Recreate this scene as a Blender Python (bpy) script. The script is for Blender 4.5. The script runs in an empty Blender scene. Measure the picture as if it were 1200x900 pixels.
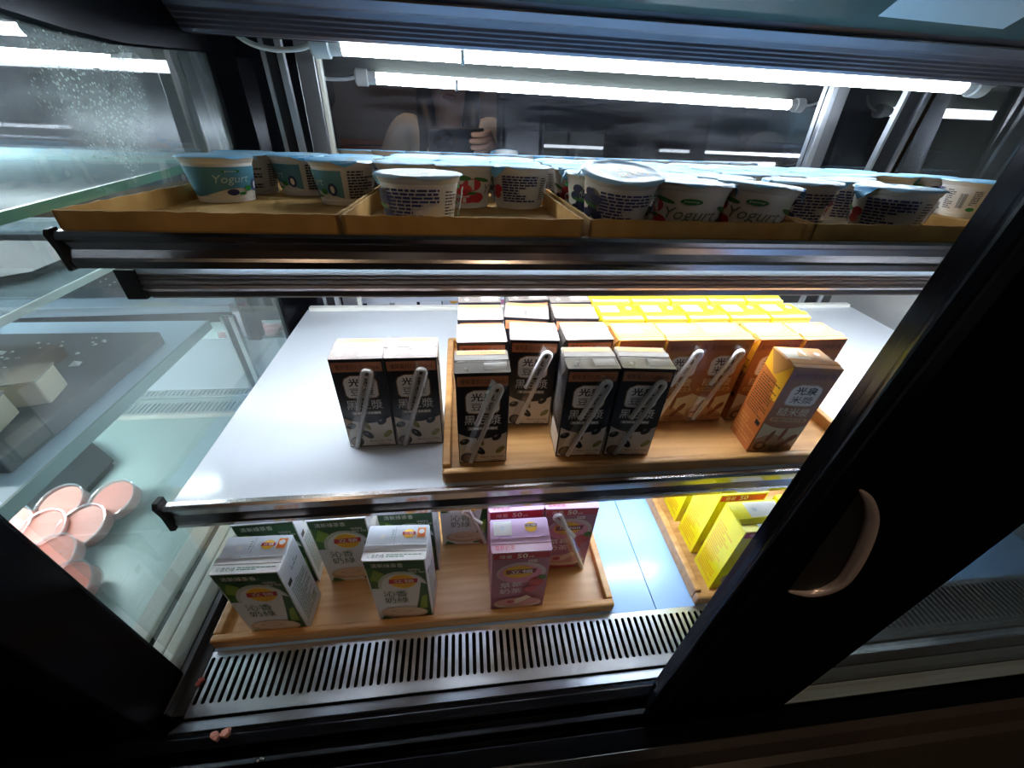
import bpy, bmesh, math, random
from mathutils import Vector, Matrix
random.seed(7)
PI = math.pi
SC = bpy.context.scene
COL = SC.collection
U = 0.75            # plan units -> metres (a drink carton is 0.148 units = 11 cm high)
ZC = 1.25           # height of the photographer's lens above the shop floor, metres

# ------------------------------------------------------------------ camera
cam_d = bpy.data.cameras.new('camera')
cam_d.sensor_width = 36.0
cam_d.lens = 36.0 * 465.0 / 1200.0
cam_d.clip_start = 0.005
cam_d.clip_end = 60
cam = bpy.data.objects.new('camera', cam_d)
COL.objects.link(cam)
pitch, yaw, roll = 0.625877, 0.137789, 0.0526717
fw = Vector((math.sin(yaw)*math.cos(pitch), math.cos(yaw)*math.cos(pitch), -math.sin(pitch)))
rt = Vector((math.cos(yaw), -math.sin(yaw), 0))
up = rt.cross(fw)
r2 = math.cos(roll)*rt + math.sin(roll)*up
u2 = -math.sin(roll)*rt + math.cos(roll)*up
rot = Matrix((r2, u2, -fw)).transposed()
cam.matrix_world = Matrix.Translation((0, 0, ZC)) @ rot.to_4x4()
SC.camera = cam

# ------------------------------------------------------------------ colour management, world
SC.view_settings.view_transform = 'Standard'
SC.view_settings.look = 'None'
SC.view_settings.gamma = 1.0
SC.view_settings.exposure = 0.0
SC.view_settings.use_curve_mapping = False
w = bpy.data.worlds.new('world')
SC.world = w
w.use_nodes = True
w.node_tree.nodes['Background'].inputs[0].default_value = (0.5, 0.6, 0.8, 1)
w.node_tree.nodes['Background'].inputs[1].default_value = 0.03
L_TOP, L_MID, L_LOW, L_SIDE, L_SIDELOW = 43.0, 104.0, 36.0, 150.0, 36.0      # tube radiances
L_FILL = 62.0

# ------------------------------------------------------------------ materials
def lin(c):
    return tuple(((x/12.92) if x <= 0.04045 else ((x+0.055)/1.055)**2.4) for x in c)
def hexc(h):
    h = h.lstrip('#')
    return lin(tuple(int(h[i:i+2], 16)/255 for i in (0, 2, 4)))
MATS = {}
def mat(name, col, rough=0.5, metal=0.0, spec=0.5, noise=None, nscale=20, stretch=(1, 1, 1), bump=0.0, emit=0.0, alpha=1.0, coat=0.0, trans=0.0):
    if name in MATS: return MATS[name]
    m = bpy.data.materials.new(name); m.use_nodes = True
    nt = m.node_tree; b = nt.nodes['Principled BSDF']
    c = hexc(col) if isinstance(col, str) else col
    b.inputs['Base Color'].default_value = (*c, 1)
    b.inputs['Roughness'].default_value = rough
    b.inputs['Metallic'].default_value = metal
    b.inputs['Specular IOR Level'].default_value = spec
    b.inputs['Coat Weight'].default_value = coat
    b.inputs['Transmission Weight'].default_value = trans
    b.inputs['Alpha'].default_value = alpha
    if emit:
        b.inputs['Emission Color'].default_value = (*c, 1)
        b.inputs['Emission Strength'].default_value = emit
    if noise or bump:
        tc = nt.nodes.new('ShaderNodeTexCoord'); mp = nt.nodes.new('ShaderNodeMapping')
        mp.inputs['Scale'].default_value = stretch
        nz = nt.nodes.new('ShaderNodeTexNoise'); nz.inputs['Scale'].default_value = nscale
        nz.inputs['Detail'].default_value = 4
        nt.links.new(tc.outputs['Object'], mp.inputs[0]); nt.links.new(mp.outputs[0], nz.inputs['Vector'])
        if noise:
            cr = nt.nodes.new('ShaderNodeValToRGB')
            c2 = hexc(noise) if isinstance(noise, str) else noise
            cr.color_ramp.elements[0].color = (*c, 1); cr.color_ramp.elements[1].color = (*c2, 1)
            cr.color_ramp.elements[0].position = 0.35; cr.color_ramp.elements[1].position = 0.65
            nt.links.new(nz.outputs[0], cr.inputs[0]); nt.links.new(cr.outputs[0], b.inputs['Base Color'])
        if bump:
            bp = nt.nodes.new('ShaderNodeBump'); bp.inputs['Strength'].default_value = bump
            bp.inputs['Distance'].default_value = 0.002
            nt.links.new(nz.outputs[0], bp.inputs['Height']); nt.links.new(bp.outputs[0], b.inputs['Normal'])
    MATS[name] = m
    return m
def emission(name, col, s):
    if name in MATS: return MATS[name]
    m = bpy.data.materials.new(name); m.use_nodes = True
    nt = m.node_tree; nt.nodes.clear()
    e = nt.nodes.new('ShaderNodeEmission'); o = nt.nodes.new('ShaderNodeOutputMaterial')
    e.inputs[0].default_value = (*col, 1); e.inputs[1].default_value = s
    nt.links.new(e.outputs[0], o.inputs[0]); MATS[name] = m
    return m
def glass(name, tint=(0.9, 0.95, 0.93), refl=1.0, haze=0.0, hazecol=(0.8, 0.88, 0.86), rough=0.02, drops=False, base_refl=0.0):
    """Thin pane: clear view through it, mirror-like reflection by Fresnel, and a film for condensation and painted milky reflection."""
    if name in MATS: return MATS[name]
    m = bpy.data.materials.new(name); m.use_nodes = True
    nt = m.node_tree; nt.nodes.clear(); N = nt.nodes.new; Lk = nt.links.new
    o = N('ShaderNodeOutputMaterial'); t = N('ShaderNodeBsdfTransparent'); g = N('ShaderNodeBsdfGlossy')
    t.inputs[0].default_value = (*tint, 1); g.inputs['Roughness'].default_value = rough
    g.inputs[0].default_value = (1, 1, 1, 1)
    fr = N('ShaderNodeFresnel'); fr.inputs[0].default_value = 1.5
    ml = N('ShaderNodeMath'); ml.operation = 'MULTIPLY_ADD'; ml.inputs[1].default_value = refl; ml.inputs[2].default_value = base_refl
    ml.use_clamp = True
    Lk(fr.outputs[0], ml.inputs[0])
    mx = N('ShaderNodeMixShader'); Lk(ml.outputs[0], mx.inputs[0]); Lk(t.outputs[0], mx.inputs[1]); Lk(g.outputs[0], mx.inputs[2])
    last = mx
    if haze or drops:
        d = N('ShaderNodeBsdfDiffuse'); d.inputs[0].default_value = (*hazecol, 1)
        tr = N('ShaderNodeBsdfTranslucent'); tr.inputs[0].default_value = (*hazecol, 1)
        ms = N('ShaderNodeMixShader'); ms.inputs[0].default_value = 0.5
        Lk(d.outputs[0], ms.inputs[1]); Lk(tr.outputs[0], ms.inputs[2])
        tc = N('ShaderNodeTexCoord')
        nz = N('ShaderNodeTexNoise'); nz.inputs['Scale'].default_value = 4.0; nz.inputs['Detail'].default_value = 5
        Lk(tc.outputs['Object'], nz.inputs['Vector'])
        a = N('ShaderNodeMapRange'); a.inputs[1].default_value = 0.35; a.inputs[2].default_value = 0.7
        a.inputs[3].default_value = haze*0.45; a.inputs[4].default_value = haze*1.3
        Lk(nz.outputs[0], a.inputs[0]); fac = a.outputs[0]
        # haze film weighted towards the bottom, painting in a milky shelf reflection
        s0 = N('ShaderNodeSeparateXYZ'); Lk(tc.outputs['Object'], s0.inputs[0])
        zf = N('ShaderNodeMapRange'); zf.inputs[1].default_value = -0.3; zf.inputs[2].default_value = 0.0; zf.inputs[3].default_value = 1.25; zf.inputs[4].default_value = 0.8
        Lk(s0.outputs[2], zf.inputs[0])
        mh = N('ShaderNodeMath'); mh.operation = 'MULTIPLY'; Lk(fac, mh.inputs[0]); Lk(zf.outputs[0], mh.inputs[1]); fac = mh.outputs[0]
        if drops:
            vo = N('ShaderNodeTexVoronoi'); vo.inputs['Scale'].default_value = 340
            Lk(tc.outputs['Object'], vo.inputs['Vector'])
            lt = N('ShaderNodeMapRange'); lt.inputs[1].default_value = 0.28; lt.inputs[2].default_value = 0.36
            lt.inputs[3].default_value = 1; lt.inputs[4].default_value = 0
            Lk(vo.outputs['Distance'], lt.inputs[0])
            # a patch of condensation drops stays where the cold air meets the pane
            vm = N('ShaderNodeVectorMath'); vm.operation = 'DISTANCE'; Lk(tc.outputs['Object'], vm.inputs[0]); vm.inputs[1].default_value = (-0.2835, 0.415, -0.012)
            n2 = N('ShaderNodeTexNoise'); n2.inputs['Scale'].default_value = 22.0; n2.inputs['Detail'].default_value = 4
            Lk(tc.outputs['Object'], n2.inputs['Vector'])
            na = N('ShaderNodeMath'); na.operation = 'MULTIPLY_ADD'; Lk(n2.outputs[0], na.inputs[0]); na.inputs[1].default_value = 0.16; Lk(vm.outputs['Value'], na.inputs[2])
            r2_ = N('ShaderNodeMapRange'); r2_.inputs[1].default_value = 0.10; r2_.inputs[2].default_value = 0.165
            r2_.inputs[3].default_value = 0.5; r2_.inputs[4].default_value = 0.0
            Lk(na.outputs[0], r2_.inputs[0])
            mu = N('ShaderNodeMath'); mu.operation = 'MULTIPLY'; Lk(lt.outputs[0], mu.inputs[0]); Lk(r2_.outputs[0], mu.inputs[1])
            hz = N('ShaderNodeMath'); hz.operation = 'MULTIPLY'; Lk(r2_.outputs[0], hz.inputs[0]); hz.inputs[1].default_value = 0.5
            ad0 = N('ShaderNodeMath'); ad0.operation = 'ADD'; Lk(fac, ad0.inputs[0]); Lk(hz.outputs[0], ad0.inputs[1])
            ad = N('ShaderNodeMath'); ad.operation = 'ADD'; ad.use_clamp = True; Lk(ad0.outputs[0], ad.inputs[0]); Lk(mu.outputs[0], ad.inputs[1])
            fac = ad.outputs[0]
        m2 = N('ShaderNodeMixShader'); Lk(fac, m2.inputs[0]); Lk(last.outputs[0], m2.inputs[1]); Lk(ms.outputs[0], m2.inputs[2])
        last = m2
    Lk(last.outputs[0], o.inputs[0]); MATS[name] = m
    return m
def film(name, col, opacity, rough=0.15, gl=0.12):
    """Clear plastic: mostly see-through with a little milky body and a sheen."""
    if name in MATS: return MATS[name]
    m = bpy.data.materials.new(name); m.use_nodes = True
    nt = m.node_tree; nt.nodes.clear(); N = nt.nodes.new; Lk = nt.links.new
    o = N('ShaderNodeOutputMaterial'); t = N('ShaderNodeBsdfTransparent'); g = N('ShaderNodeBsdfGlossy'); d = N('ShaderNodeBsdfDiffuse')
    d.inputs[0].default_value = (*hexc(col), 1); g.inputs['Roughness'].default_value = rough
    a = N('ShaderNodeMixShader'); a.inputs[0].default_value = opacity; Lk(t.outputs[0], a.inputs[1]); Lk(d.outputs[0], a.inputs[2])
    b = N('ShaderNodeMixShader'); b.inputs[0].default_value = gl; Lk(a.outputs[0], b.inputs[1]); Lk(g.outputs[0], b.inputs[2])
    Lk(b.outputs[0], o.inputs[0]); MATS[name] = m
    return m
def mirror_mat(name, tint, base, fac, rough=0.012, smear=None):
    if name in MATS: return MATS[name]
    m = bpy.data.materials.new(name); m.use_nodes = True
    nt = m.node_tree; nt.nodes.clear(); N = nt.nodes.new; Lk = nt.links.new
    o = N('ShaderNodeOutputMaterial'); g = N('ShaderNodeBsdfGlossy'); d = N('ShaderNodeBsdfDiffuse')
    g.inputs[0].default_value = (*tint, 1); g.inputs['Roughness'].default_value = rough
    d.inputs[0].default_value = (*base, 1)
    a = N('ShaderNodeMixShader'); a.inputs[0].default_value = fac; Lk(d.outputs[0], a.inputs[1]); Lk(g.outputs[0], a.inputs[2])
    if smear:          # wiped streaks of condensation on the glass
        tc = N('ShaderNodeTexCoord'); mp = N('ShaderNodeMapping'); mp.inputs['Scale'].default_value = (2.0, 1.0, 14.0); mp.inputs['Rotation'].default_value = (0, 0.5, 0)
        nz = N('ShaderNodeTexNoise'); nz.inputs['Scale'].default_value = 3.0; nz.inputs['Detail'].default_value = 7; nz.inputs['Roughness'].default_value = 0.65
        cr = N('ShaderNodeMapRange'); cr.inputs[1].default_value = 0.42; cr.inputs[2].default_value = 0.75; cr.inputs[3].default_value = 0.0; cr.inputs[4].default_value = smear
        Lk(tc.outputs['Object'], mp.inputs[0]); Lk(mp.outputs[0], nz.inputs['Vector']); Lk(nz.outputs[0], cr.inputs[0])
        dw = N('ShaderNodeBsdfDiffuse'); dw.inputs[0].default_value = (0.75, 0.76, 0.85, 1)
        b = N('ShaderNodeMixShader'); Lk(cr.outputs[0], b.inputs[0]); Lk(a.outputs[0], b.inputs[1]); Lk(dw.outputs[0], b.inputs[2]); a = b
    Lk(a.outputs[0], o.inputs[0]); MATS[name] = m
    return m

M_BLACK = mirror_mat('black_enamel', (0.9, 0.92, 1.0), (0.0022, 0.0022, 0.0032), 0.022, 0.22)
M_BLACKM = mat('black_matte', '#0a0a0c', 0.6)
M_CHROME = mat('polished_steel', '#b8b2b4', 0.2, 1.0)
M_STEEL = mat('brushed_steel', '#c6c9d0', 0.33, 1.0, noise='#d2d4d8', nscale=60, stretch=(0.1, 1, 1))
M_GREYAL = mat('grey_aluminium', '#8d8c90', 0.35, 0.9)
M_DARKAL = mat('dark_aluminium', '#6c6a75', 0.42, 0.85)
M_IVORY = mat('ivory_enamel', '#c9c8bd', 0.35)
M_WHITEP = mat('white_plastic', '#e8e8e4', 0.35)
M_SHELF = mat('white_shelf_sheet', '#d3d9e4', 0.14, spec=0.6)
M_DECK = mat('white_deck_sheet', '#98bdec', 0.2)
M_WOOD = mat('bamboo', '#b98a52', 0.4, noise='#a3713b', nscale=14, stretch=(0.6, 9, 9))
M_CARD = mat('kraft_cardboard', '#c49a57', 0.85, noise='#b78b49', nscale=50)
M_TUBE = emission('lit_tube', (0.80, 0.91, 1.0), L_TOP)
M_TUBE2 = emission('lit_tube_middle', (0.84, 0.92, 1.0), L_MID)
M_TUBE3 = emission('lit_tube_low', (0.78, 0.9, 1.0), L_LOW)
M_TUBE4 = emission('lit_tube_side', (0.84, 0.95, 1.0), L_SIDE)
M_TUBE5 = emission('lit_tube_side_low', (0.86, 0.95, 0.97), L_SIDELOW)
M_MIRROR = mirror_mat('dark_mirror_glass', (0.82, 0.82, 0.85), (0.02, 0.02, 0.026), 0.8, smear=0.055)

# ------------------------------------------------------------------ mesh builder
class MB:
    def __init__(s): s.v = []; s.f = []; s.mi = []; s.mats = []
    def m(s, mt):
        if mt not in s.mats: s.mats.append(mt)
        return s.mats.index(mt)
    def add(s, vs, fs, mt):
        n = len(s.v); i = s.m(mt); s.v += [tuple(v) for v in vs]
        for f in fs: s.f.append([n+k for k in f]); s.mi.append(i)
    def box(s, x0, x1, y0, y1, z0, z1, mt):
        vs = [(x0,y0,z0),(x1,y0,z0),(x1,y1,z0),(x0,y1,z0),(x0,y0,z1),(x1,y0,z1),(x1,y1,z1),(x0,y1,z1)]
        s.add(vs, [(3,2,1,0),(4,5,6,7),(0,1,5,4),(1,2,6,5),(2,3,7,6),(3,0,4,7)], mt)
    def prism(s, poly, axis, a, b, mt):
        """extrude a 2-D outline along an axis: axis x -> poly is (y,z); y -> (x,z); z -> (x,y)"""
        n = len(poly)
        def p(q, t):
            return {'x': (t, q[0], q[1]), 'y': (q[0], t, q[1]), 'z': (q[0], q[1], t)}[axis]
        vs = [p(q, a) for q in poly] + [p(q, b) for q in poly]
        fs = [tuple(range(n))[::-1], tuple(range(n, 2*n))] + [(i, (i+1) % n, n+(i+1) % n, n+i) for i in range(n)]
        s.add(vs, fs, mt)
    def tube(s, pts, r, mt, n=10, closed_ends=True):
        pts = [Vector(p) for p in pts]; rings = []
        rr = r if isinstance(r, (list, tuple)) else [r]*len(pts)
        prev = None
        for i, p in enumerate(pts):
            t = (pts[min(i+1, len(pts)-1)] - pts[max(i-1, 0)]).normalized()
            ref = prev if prev else (Vector((0, 0, 1)) if abs(t.z) < 0.9 else Vector((1, 0, 0)))
            a = (ref - t*ref.dot(t)).normalized(); b = t.cross(a); prev = a
            rings.append([p + (a*math.cos(2*PI*k/n) + b*math.sin(2*PI*k/n))*rr[i] for k in range(n)])
        vs = [v for q in rings for v in q]; fs = []
        for i in range(len(pts)-1):
            for k in range(n): fs.append((i*n+k, i*n+(k+1) % n, (i+1)*n+(k+1) % n, (i+1)*n+k))
        if closed_ends: fs += [tuple(range(n))[::-1], tuple(range((len(pts)-1)*n, len(pts)*n))]
        s.add(vs, fs, mt)
    def lathe(s, prof, mt, n=40, cx=0, cy=0, cap=True):
        vs = [(cx+r*math.cos(2*PI*k/n), cy+r*math.sin(2*PI*k/n), z) for r, z in prof for k in range(n)]; fs = []
        for i in range(len(prof)-1):
            for k in range(n): fs.append((i*n+k, i*n+(k+1) % n, (i+1)*n+(k+1) % n, (i+1)*n+k))
        if cap: fs += [tuple(range(n))[::-1], tuple(range((len(prof)-1)*n, len(prof)*n))]
        s.add(vs, fs, mt)
    def build(s, name, parent=None, smooth=False, bevel=0.0, loc=None, rotz=0.0, scale=U, seg=2):
        me = bpy.data.meshes.new(name)
        me.from_pydata([(x*scale, y*scale, z*scale) for x, y, z in s.v], [], s.f)
        for mt in s.mats: me.materials.append(mt)
        for p, i in zip(me.polygons, s.mi): p.material_index = i; p.use_smooth = smooth
        me.update()
        if smooth:
            try: me.set_sharp_from_angle(angle=math.radians(40))
            except Exception: pass
        o = bpy.data.objects.new(name, me); COL.objects.link(o)
        if parent is not None: o.parent = parent
        elif loc is None: o.location = (0, 0, ZC)
        if loc is not None: o.location = P(*loc) if parent is None else tuple(c*scale for c in loc)
        o.rotation_euler = (0, 0, rotz)
        if bevel:
            b = o.modifiers.new('bevel', 'BEVEL'); b.width = bevel*U; b.segments = seg; b.limit_method = 'ANGLE'
        return o
def P(x, y, z): return (x*U, y*U, z*U + ZC)
def tag(o, label, cat, group=None):
    o['label'] = label; o['category'] = cat
    if group: o['group'] = group
    return o
def empty(name, x, y, z, rotz=0.0, rotx=0.0):
    o = bpy.data.objects.new(name, None); COL.objects.link(o); o.location = P(x, y, z); o.rotation_euler = (rotx, 0, rotz)
    o.empty_display_size = 0.02
    return o
def structure(o): o['kind'] = 'structure'; return o
def copy_tree(o, parent=None):
    c = o.copy(); COL.objects.link(c)
    if parent is not None: c.parent = parent
    for ch in o.children: copy_tree(ch, c)
    return c

# ------------------------------------------------------------------ printed artwork
GLYPH = {}
def glyphs(sx, bold=0.0, shear=0.0):
    k = (sx, bold, shear)
    if k in GLYPH: return GLYPH[k]
    c = bpy.data.curves.new('lettering', 'FONT'); c.body = sx; c.size = 1; c.resolution_u = 2; c.fill_mode = 'FRONT'
    c.offset = bold; c.shear = shear
    o = bpy.data.objects.new('lettering', c); COL.objects.link(o)
    dg = bpy.context.evaluated_depsgraph_get(); dg.update()
    me = bpy.data.meshes.new_from_object(o.evaluated_get(dg))
    vs = [(v.co.x, v.co.y) for v in me.vertices]; fs = [tuple(p.vertices) for p in me.polygons]
    bpy.data.objects.remove(o); bpy.data.curves.remove(c); bpy.data.meshes.remove(me)
    x0 = min(v[0] for v in vs); x1 = max(v[0] for v in vs); y0 = min(v[1] for v in vs); y1 = max(v[1] for v in vs)
    GLYPH[k] = ([((x-x0)/(x1-x0), (y-y0)/(y1-y0)) for x, y in vs], fs)
    return GLYPH[k]
class Art:
    """Print on a surface: fn(u, v, n) gives the point at u across, v up, n outwards."""
    def __init__(s, mb, fn, step=0.00012): s.mb = mb; s.fn = fn; s.n = step; s.step = step
    def up(s): s.n += s.step
    def poly(s, pts, mt): s.mb.add([s.fn(u, v, s.n) for u, v in pts], [tuple(range(len(pts)))], mt); s.up()
    def rect(s, u0, v0, u1, v1, mt, k=1):
        for i in range(k):
            a = u0+(u1-u0)*i/k; b = u0+(u1-u0)*(i+1)/k
            s.mb.add([s.fn(a, v0, s.n), s.fn(b, v0, s.n), s.fn(b, v1, s.n), s.fn(a, v1, s.n)], [(0, 1, 2, 3)], mt)
        s.up()
    def strip(s, u0, u1, lo, hi, mt, k=16):
        for i in range(k):
            a = u0+(u1-u0)*i/k; b = u0+(u1-u0)*(i+1)/k
            s.mb.add([s.fn(a, lo(a), s.n), s.fn(b, lo(b), s.n), s.fn(b, hi(b), s.n), s.fn(a, hi(a), s.n)], [(0, 1, 2, 3)], mt)
        s.up()
    def ell(s, u, v, a, b, mt, rot=0.0, n=18):
        c, q = math.cos(rot), math.sin(rot)
        s.poly([(u+a*math.cos(2*PI*k/n)*c-b*math.sin(2*PI*k/n)*q, v+a*math.cos(2*PI*k/n)*q+b*math.sin(2*PI*k/n)*c) for k in range(n)], mt)
    def text(s, sx, u0, v0, u1, v1, mt, bold=0.0, shear=0.0, arc=0.0):
        vs, fs = glyphs(sx, bold, shear)
        s.mb.add([s.fn(u0+(u1-u0)*x, v0+(v1-v0)*y + arc*(1-(2*x-1)**2), s.n) for x, y in vs], fs, mt); s.up()
    def lines(s, u0, v0, u1, v1, rows, mt, fill=0.55, seed=1, cols=12):
        """rows of unreadably small print"""
        rg = random.Random(seed); h = (v1-v0)/rows
        for r in range(rows):
            end = u0+(u1-u0)*rg.choice((1, 1, 0.95, 0.7, 0.5))
            u = u0
            while u < end-1e-6:
                wd = (u1-u0)/cols*rg.uniform(0.6, 1.8); b = min(u+wd, end); vv = v1-h*(r+0.5)
                s.mb.add([s.fn(u, vv-h*fill/2, s.n), s.fn(b, vv-h*fill/2, s.n), s.fn(b, vv+h*fill/2, s.n), s.fn(u, vv+h*fill/2, s.n)], [(0, 1, 2, 3)], mt)
                u = b+(u1-u0)/cols*0.22
        s.up()
    def bars(s, u0, v0, u1, v1, n, mt, seed=3):
        rg = random.Random(seed); u = u0
        while u < u1:
            wd = (u1-u0)/n*rg.uniform(0.4, 1.2)
            s.mb.add([s.fn(u, v0, s.n), s.fn(min(u+wd, u1), v0, s.n), s.fn(min(u+wd, u1), v1, s.n), s.fn(u, v1, s.n)], [(0, 1, 2, 3)], mt)
            u += wd+(u1-u0)/n*rg.uniform(0.4, 1.0)
        s.up()
def ink(h, rough=0.4): return mat('ink_'+h.strip('#'), h, rough)
# ================================================================== SETTING
def skin_quad(name, pts, mt, thick=0.0):
    mb = MB(); mb.add(pts, [tuple(range(len(pts)))], mt); o = mb.build(name)
    if thick:
        s = o.modifiers.new('thick', 'SOLIDIFY'); s.thickness = thick*U; s.offset = 0
    return o
XL, XR = -0.378, 1.055           # side panels of the display case
ZF = -ZC/U                       # shop floor
# --- the shop around the case (seen only in reflections)
mb = MB(); mb.box(-3.4, 4.2, -3.6, 2.4, ZF-0.03, ZF, mat('shop_floor_tile', '#5a5450', 0.35, noise='#645d58', nscale=3)); structure(mb.build('floor'))
mb = MB(); mb.box(-3.4, 4.2, -3.6, 2.4, 1.75, 1.78, mat('shop_ceiling_paint', '#26262a', 0.8)); structure(mb.build('ceiling'))
M_PANEL = mat('brown_wood_panel', '#4a3021', 0.5, noise='#38241a', nscale=5, stretch=(9, 1, 0.4))
mb = MB(); mb.box(-3.4, 4.2, -3.63, -3.6, ZF, 1.75, mat('shop_wall_paint', '#4a4440', 0.7)); structure(mb.build('wall_front'))
mb = MB(); mb.box(-3.43, -3.4, -3.6, 2.4, ZF, 1.75, mat('shop_wall_paint', '#4a4440', 0.7)); structure(mb.build('wall_left'))
mb = MB(); mb.box(4.2, 4.23, -3.6, 2.4, ZF, 1.75, mat('shop_wall_paint', '#4a4440', 0.7)); structure(mb.build('wall_right'))
mb = MB(); mb.box(-3.4, 4.2, 2.4, 2.43, ZF, 1.75, mat('shop_wall_paint', '#4a4440', 0.7)); structure(mb.build('wall_back'))
# tall wood panels and a pale window on the wall opposite the case
for i, (a, b) in enumerate(((0.35, 0.62), (0.66, 0.95), (-1.6, -1.15))):
    mb = MB(); mb.box(a, b, -2.62, -2.58, ZF, 1.2, M_PANEL); structure(mb.build('trim_%d' % (20+i), bevel=0.004))
mb = MB(); mb.box(1.15, 1.95, -3.2, -3.17, -0.05, 0.42, mat('lit_window_glass', '#9aa7ad', 0.3, emit=0.5)); structure(mb.build('window_1'))
mb = MB()
for a, b, c, d in ((1.11, 1.15, -0.09, 0.46), (1.95, 1.99, -0.09, 0.46), (1.15, 1.95, -0.09, -0.05), (1.15, 1.95, 0.42, 0.46), (1.5, 1.53, -0.05, 0.42)):
    mb.box(a, b, -3.2, -3.15, c, d, mat('window_frame_grey', '#55585a', 0.4))
structure(mb.build('trim_23'))

# --- case floor, air grille well, sill
mb = MB(); mb.box(-0.365, 0.2872, 0.272, 0.905, -0.66, -0.65, M_DECK); mb.box(0.2888, XR, 0.272, 0.905, -0.66, -0.65, M_DECK)
mb.box(-0.36, XR, 0.2722, 0.9, -0.67, -0.6605, M_BLACKM)
structure(mb.build('case_floor'))
mb = MB(); mb.box(-0.40, XR, 0.17, 0.272, -0.75, -0.74, M_BLACKM); mb.box(-0.40, XR, 0.268, 0.2715, -0.75, -0.66, M_BLACKM); structure(mb.build('grille_well'))
sill = [(0.19, -0.75), (0.1765, -0.638), (0.1735, -0.624), (0.168, -0.605), (0.163, -0.600), (0.152, -0.600), (0.149, -0.614), (0.143, -0.614), (0.140, -0.600), (0.134, -0.598),
        (0.131, -0.612), (0.126, -0.612), (0.123, -0.600), (0.104, -0.600), (0.096, -0.606), (0.088, -0.628), (0.080, -0.632), (0.076, -0.66), (0.07, -1.0), (0.07, ZF), (0.19, ZF)]
mb = MB(); mb.prism(sill, 'x', -1.7, 1.75, M_BLACK); structure(mb.build('trim_1', bevel=0.0012))
mb = MB(); mb.prism([(0.103, -0.5993), (0.0953, -0.6055), (0.0873, -0.6272), (0.0793, -0.6312), (0.0752, -0.66), (0.0692, -1.0), (0.0692, ZF), (0.0698, ZF), (0.0698, -1.0), (0.0759, -0.66), (0.0799, -0.632), (0.0879, -0.628), (0.0959, -0.606), (0.1039, -0.5999)], 'x', -1.7, 1.75, mat('cabinet_front', '#3a3231', 0.4)); structure(mb.build('trim_24'))
mb = MB(); mb.prism([(0.195, -0.654), (0.1935, -0.649), (0.1775, -0.6285), (0.176, -0.632)], 'x', -0.365, XR, M_STEEL); structure(mb.build('trim_2'))

# --- back: leaning rear sliding doors of dark mirror-like glass
def mir(x, z): return 0.98 + 0.0352*(x-0.33) + 0.0854*z
def mquad(name, x0, x1, z0, z1, mt, d=0.0):
    return structure(skin_quad(name, [(x0, mir(x0, z0)+d, z0), (x1, mir(x1, z0)+d, z0), (x1, mir(x1, z1)+d, z1), (x0, mir(x0, z1)+d, z1)], mt))
mquad('door_1', -0.27, 0.80, -0.5, 0.32, M_MIRROR)
M_SIDEPANE = mirror_mat('dark_pane_glass', (0.45, 0.45, 0.47), (0.006, 0.006, 0.008), 0.35)
mquad('door_2', 0.80, XR, -0.5, 0.32, M_SIDEPANE, 0.004)
mquad('door_3', -0.40, -0.27, -0.5, 0.32, M_SIDEPANE, 0.004)
def mpost(name, x0, x1, z0, z1, mt, t=0.014):
    mb = MB(); vs = []
    for dy in (-t, -0.001):
        for x, z in ((x0, z0), (x1, z0), (x1, z1), (x0, z1)): vs.append((x, mir(x0, z)+dy, z))
    mb.add(vs, [(0, 1, 2, 3), (7, 6, 5, 4), (0, 4, 5, 1), (1, 5, 6, 2), (2, 6, 7, 3), (3, 7, 4, 0)], mt)
    return structure(mb.build(name, bevel=0.0015))
mpost('trim_3', -0.288, -0.256, -0.5, 0.32, M_GREYAL)
mpost('trim_4', -0.256, -0.248, -0.5, 0.32, M_IVORY, 0.008)
mpost('trim_5', 0.800, 0.815, -0.5, 0.32, M_STEEL)
mpost('trim_6', 0.815, 0.846, -0.5, 0.32, M_GREYAL, 0.01)
mb = MB(); mb.box(-0.378, XR, 0.9, 0.906, -0.66, -0.5, mat('white_back_panel', '#c9d2da', 0.3)); structure(mb.build('wall_case_back'))

# --- right side panel of the case: steel below, glass above
mb = MB(); mb.box(XR, XR+0.012, 0.2, 0.99, -0.66, -0.16, mat('right_liner', '#8f8f8e', 0.35, 0.2)); structure(mb.build('wall_case_right'))
G_RIGHT = glass('right_glass', (0.75, 0.82, 0.82), 1.2, haze=0.10)
structure(skin_quad('window_2', [(XR+0.004, 0.2, -0.16), (XR+0.004, 0.99, -0.16), (XR+0.004, 0.99, 0.2), (XR+0.004, 0.2, 0.2)], G_RIGHT))
# --- left glass divider with its frame
G_LEFT = glass('divider_glass', (0.86, 0.93, 0.91), 1.3, haze=0.12, hazecol=(0.62, 0.74, 0.72), drops=True, base_refl=0.015)  # haze also paints in the milky reflection of the white shelf
structure(skin_quad('window_3', [(XL, 0.246, -0.615), (XL, 0.9, -0.615), (XL, 0.9, 0.06), (XL, 0.40, 0.06), (XL, 0.246, -0.05)], G_LEFT))
curve = [(0.30, 0.055), (0.40, 0.046), (0.494, 0.037), (0.542, 0.032), (0.618, 0.028), (0.70, 0.030), (0.78, 0.033), (0.90, 0.036)]
mb = MB(); mb.prism(curve + [(0.97, 0.036), (0.97, 0.33), (0.2, 0.33), (0.2, 0.09)], 'x', XL-0.012, XL+0.012, M_BLACK); structure(mb.build('trim_7', bevel=0.002))
mb = MB(); mb.prism([(0.823, 0.04), (0.815, -0.09), (0.79, -0.5), (0.905, -0.5), (0.905, 0.04)], 'x', XL-0.006, XL+0.006, M_BLACK); structure(mb.build('trim_8'))
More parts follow.
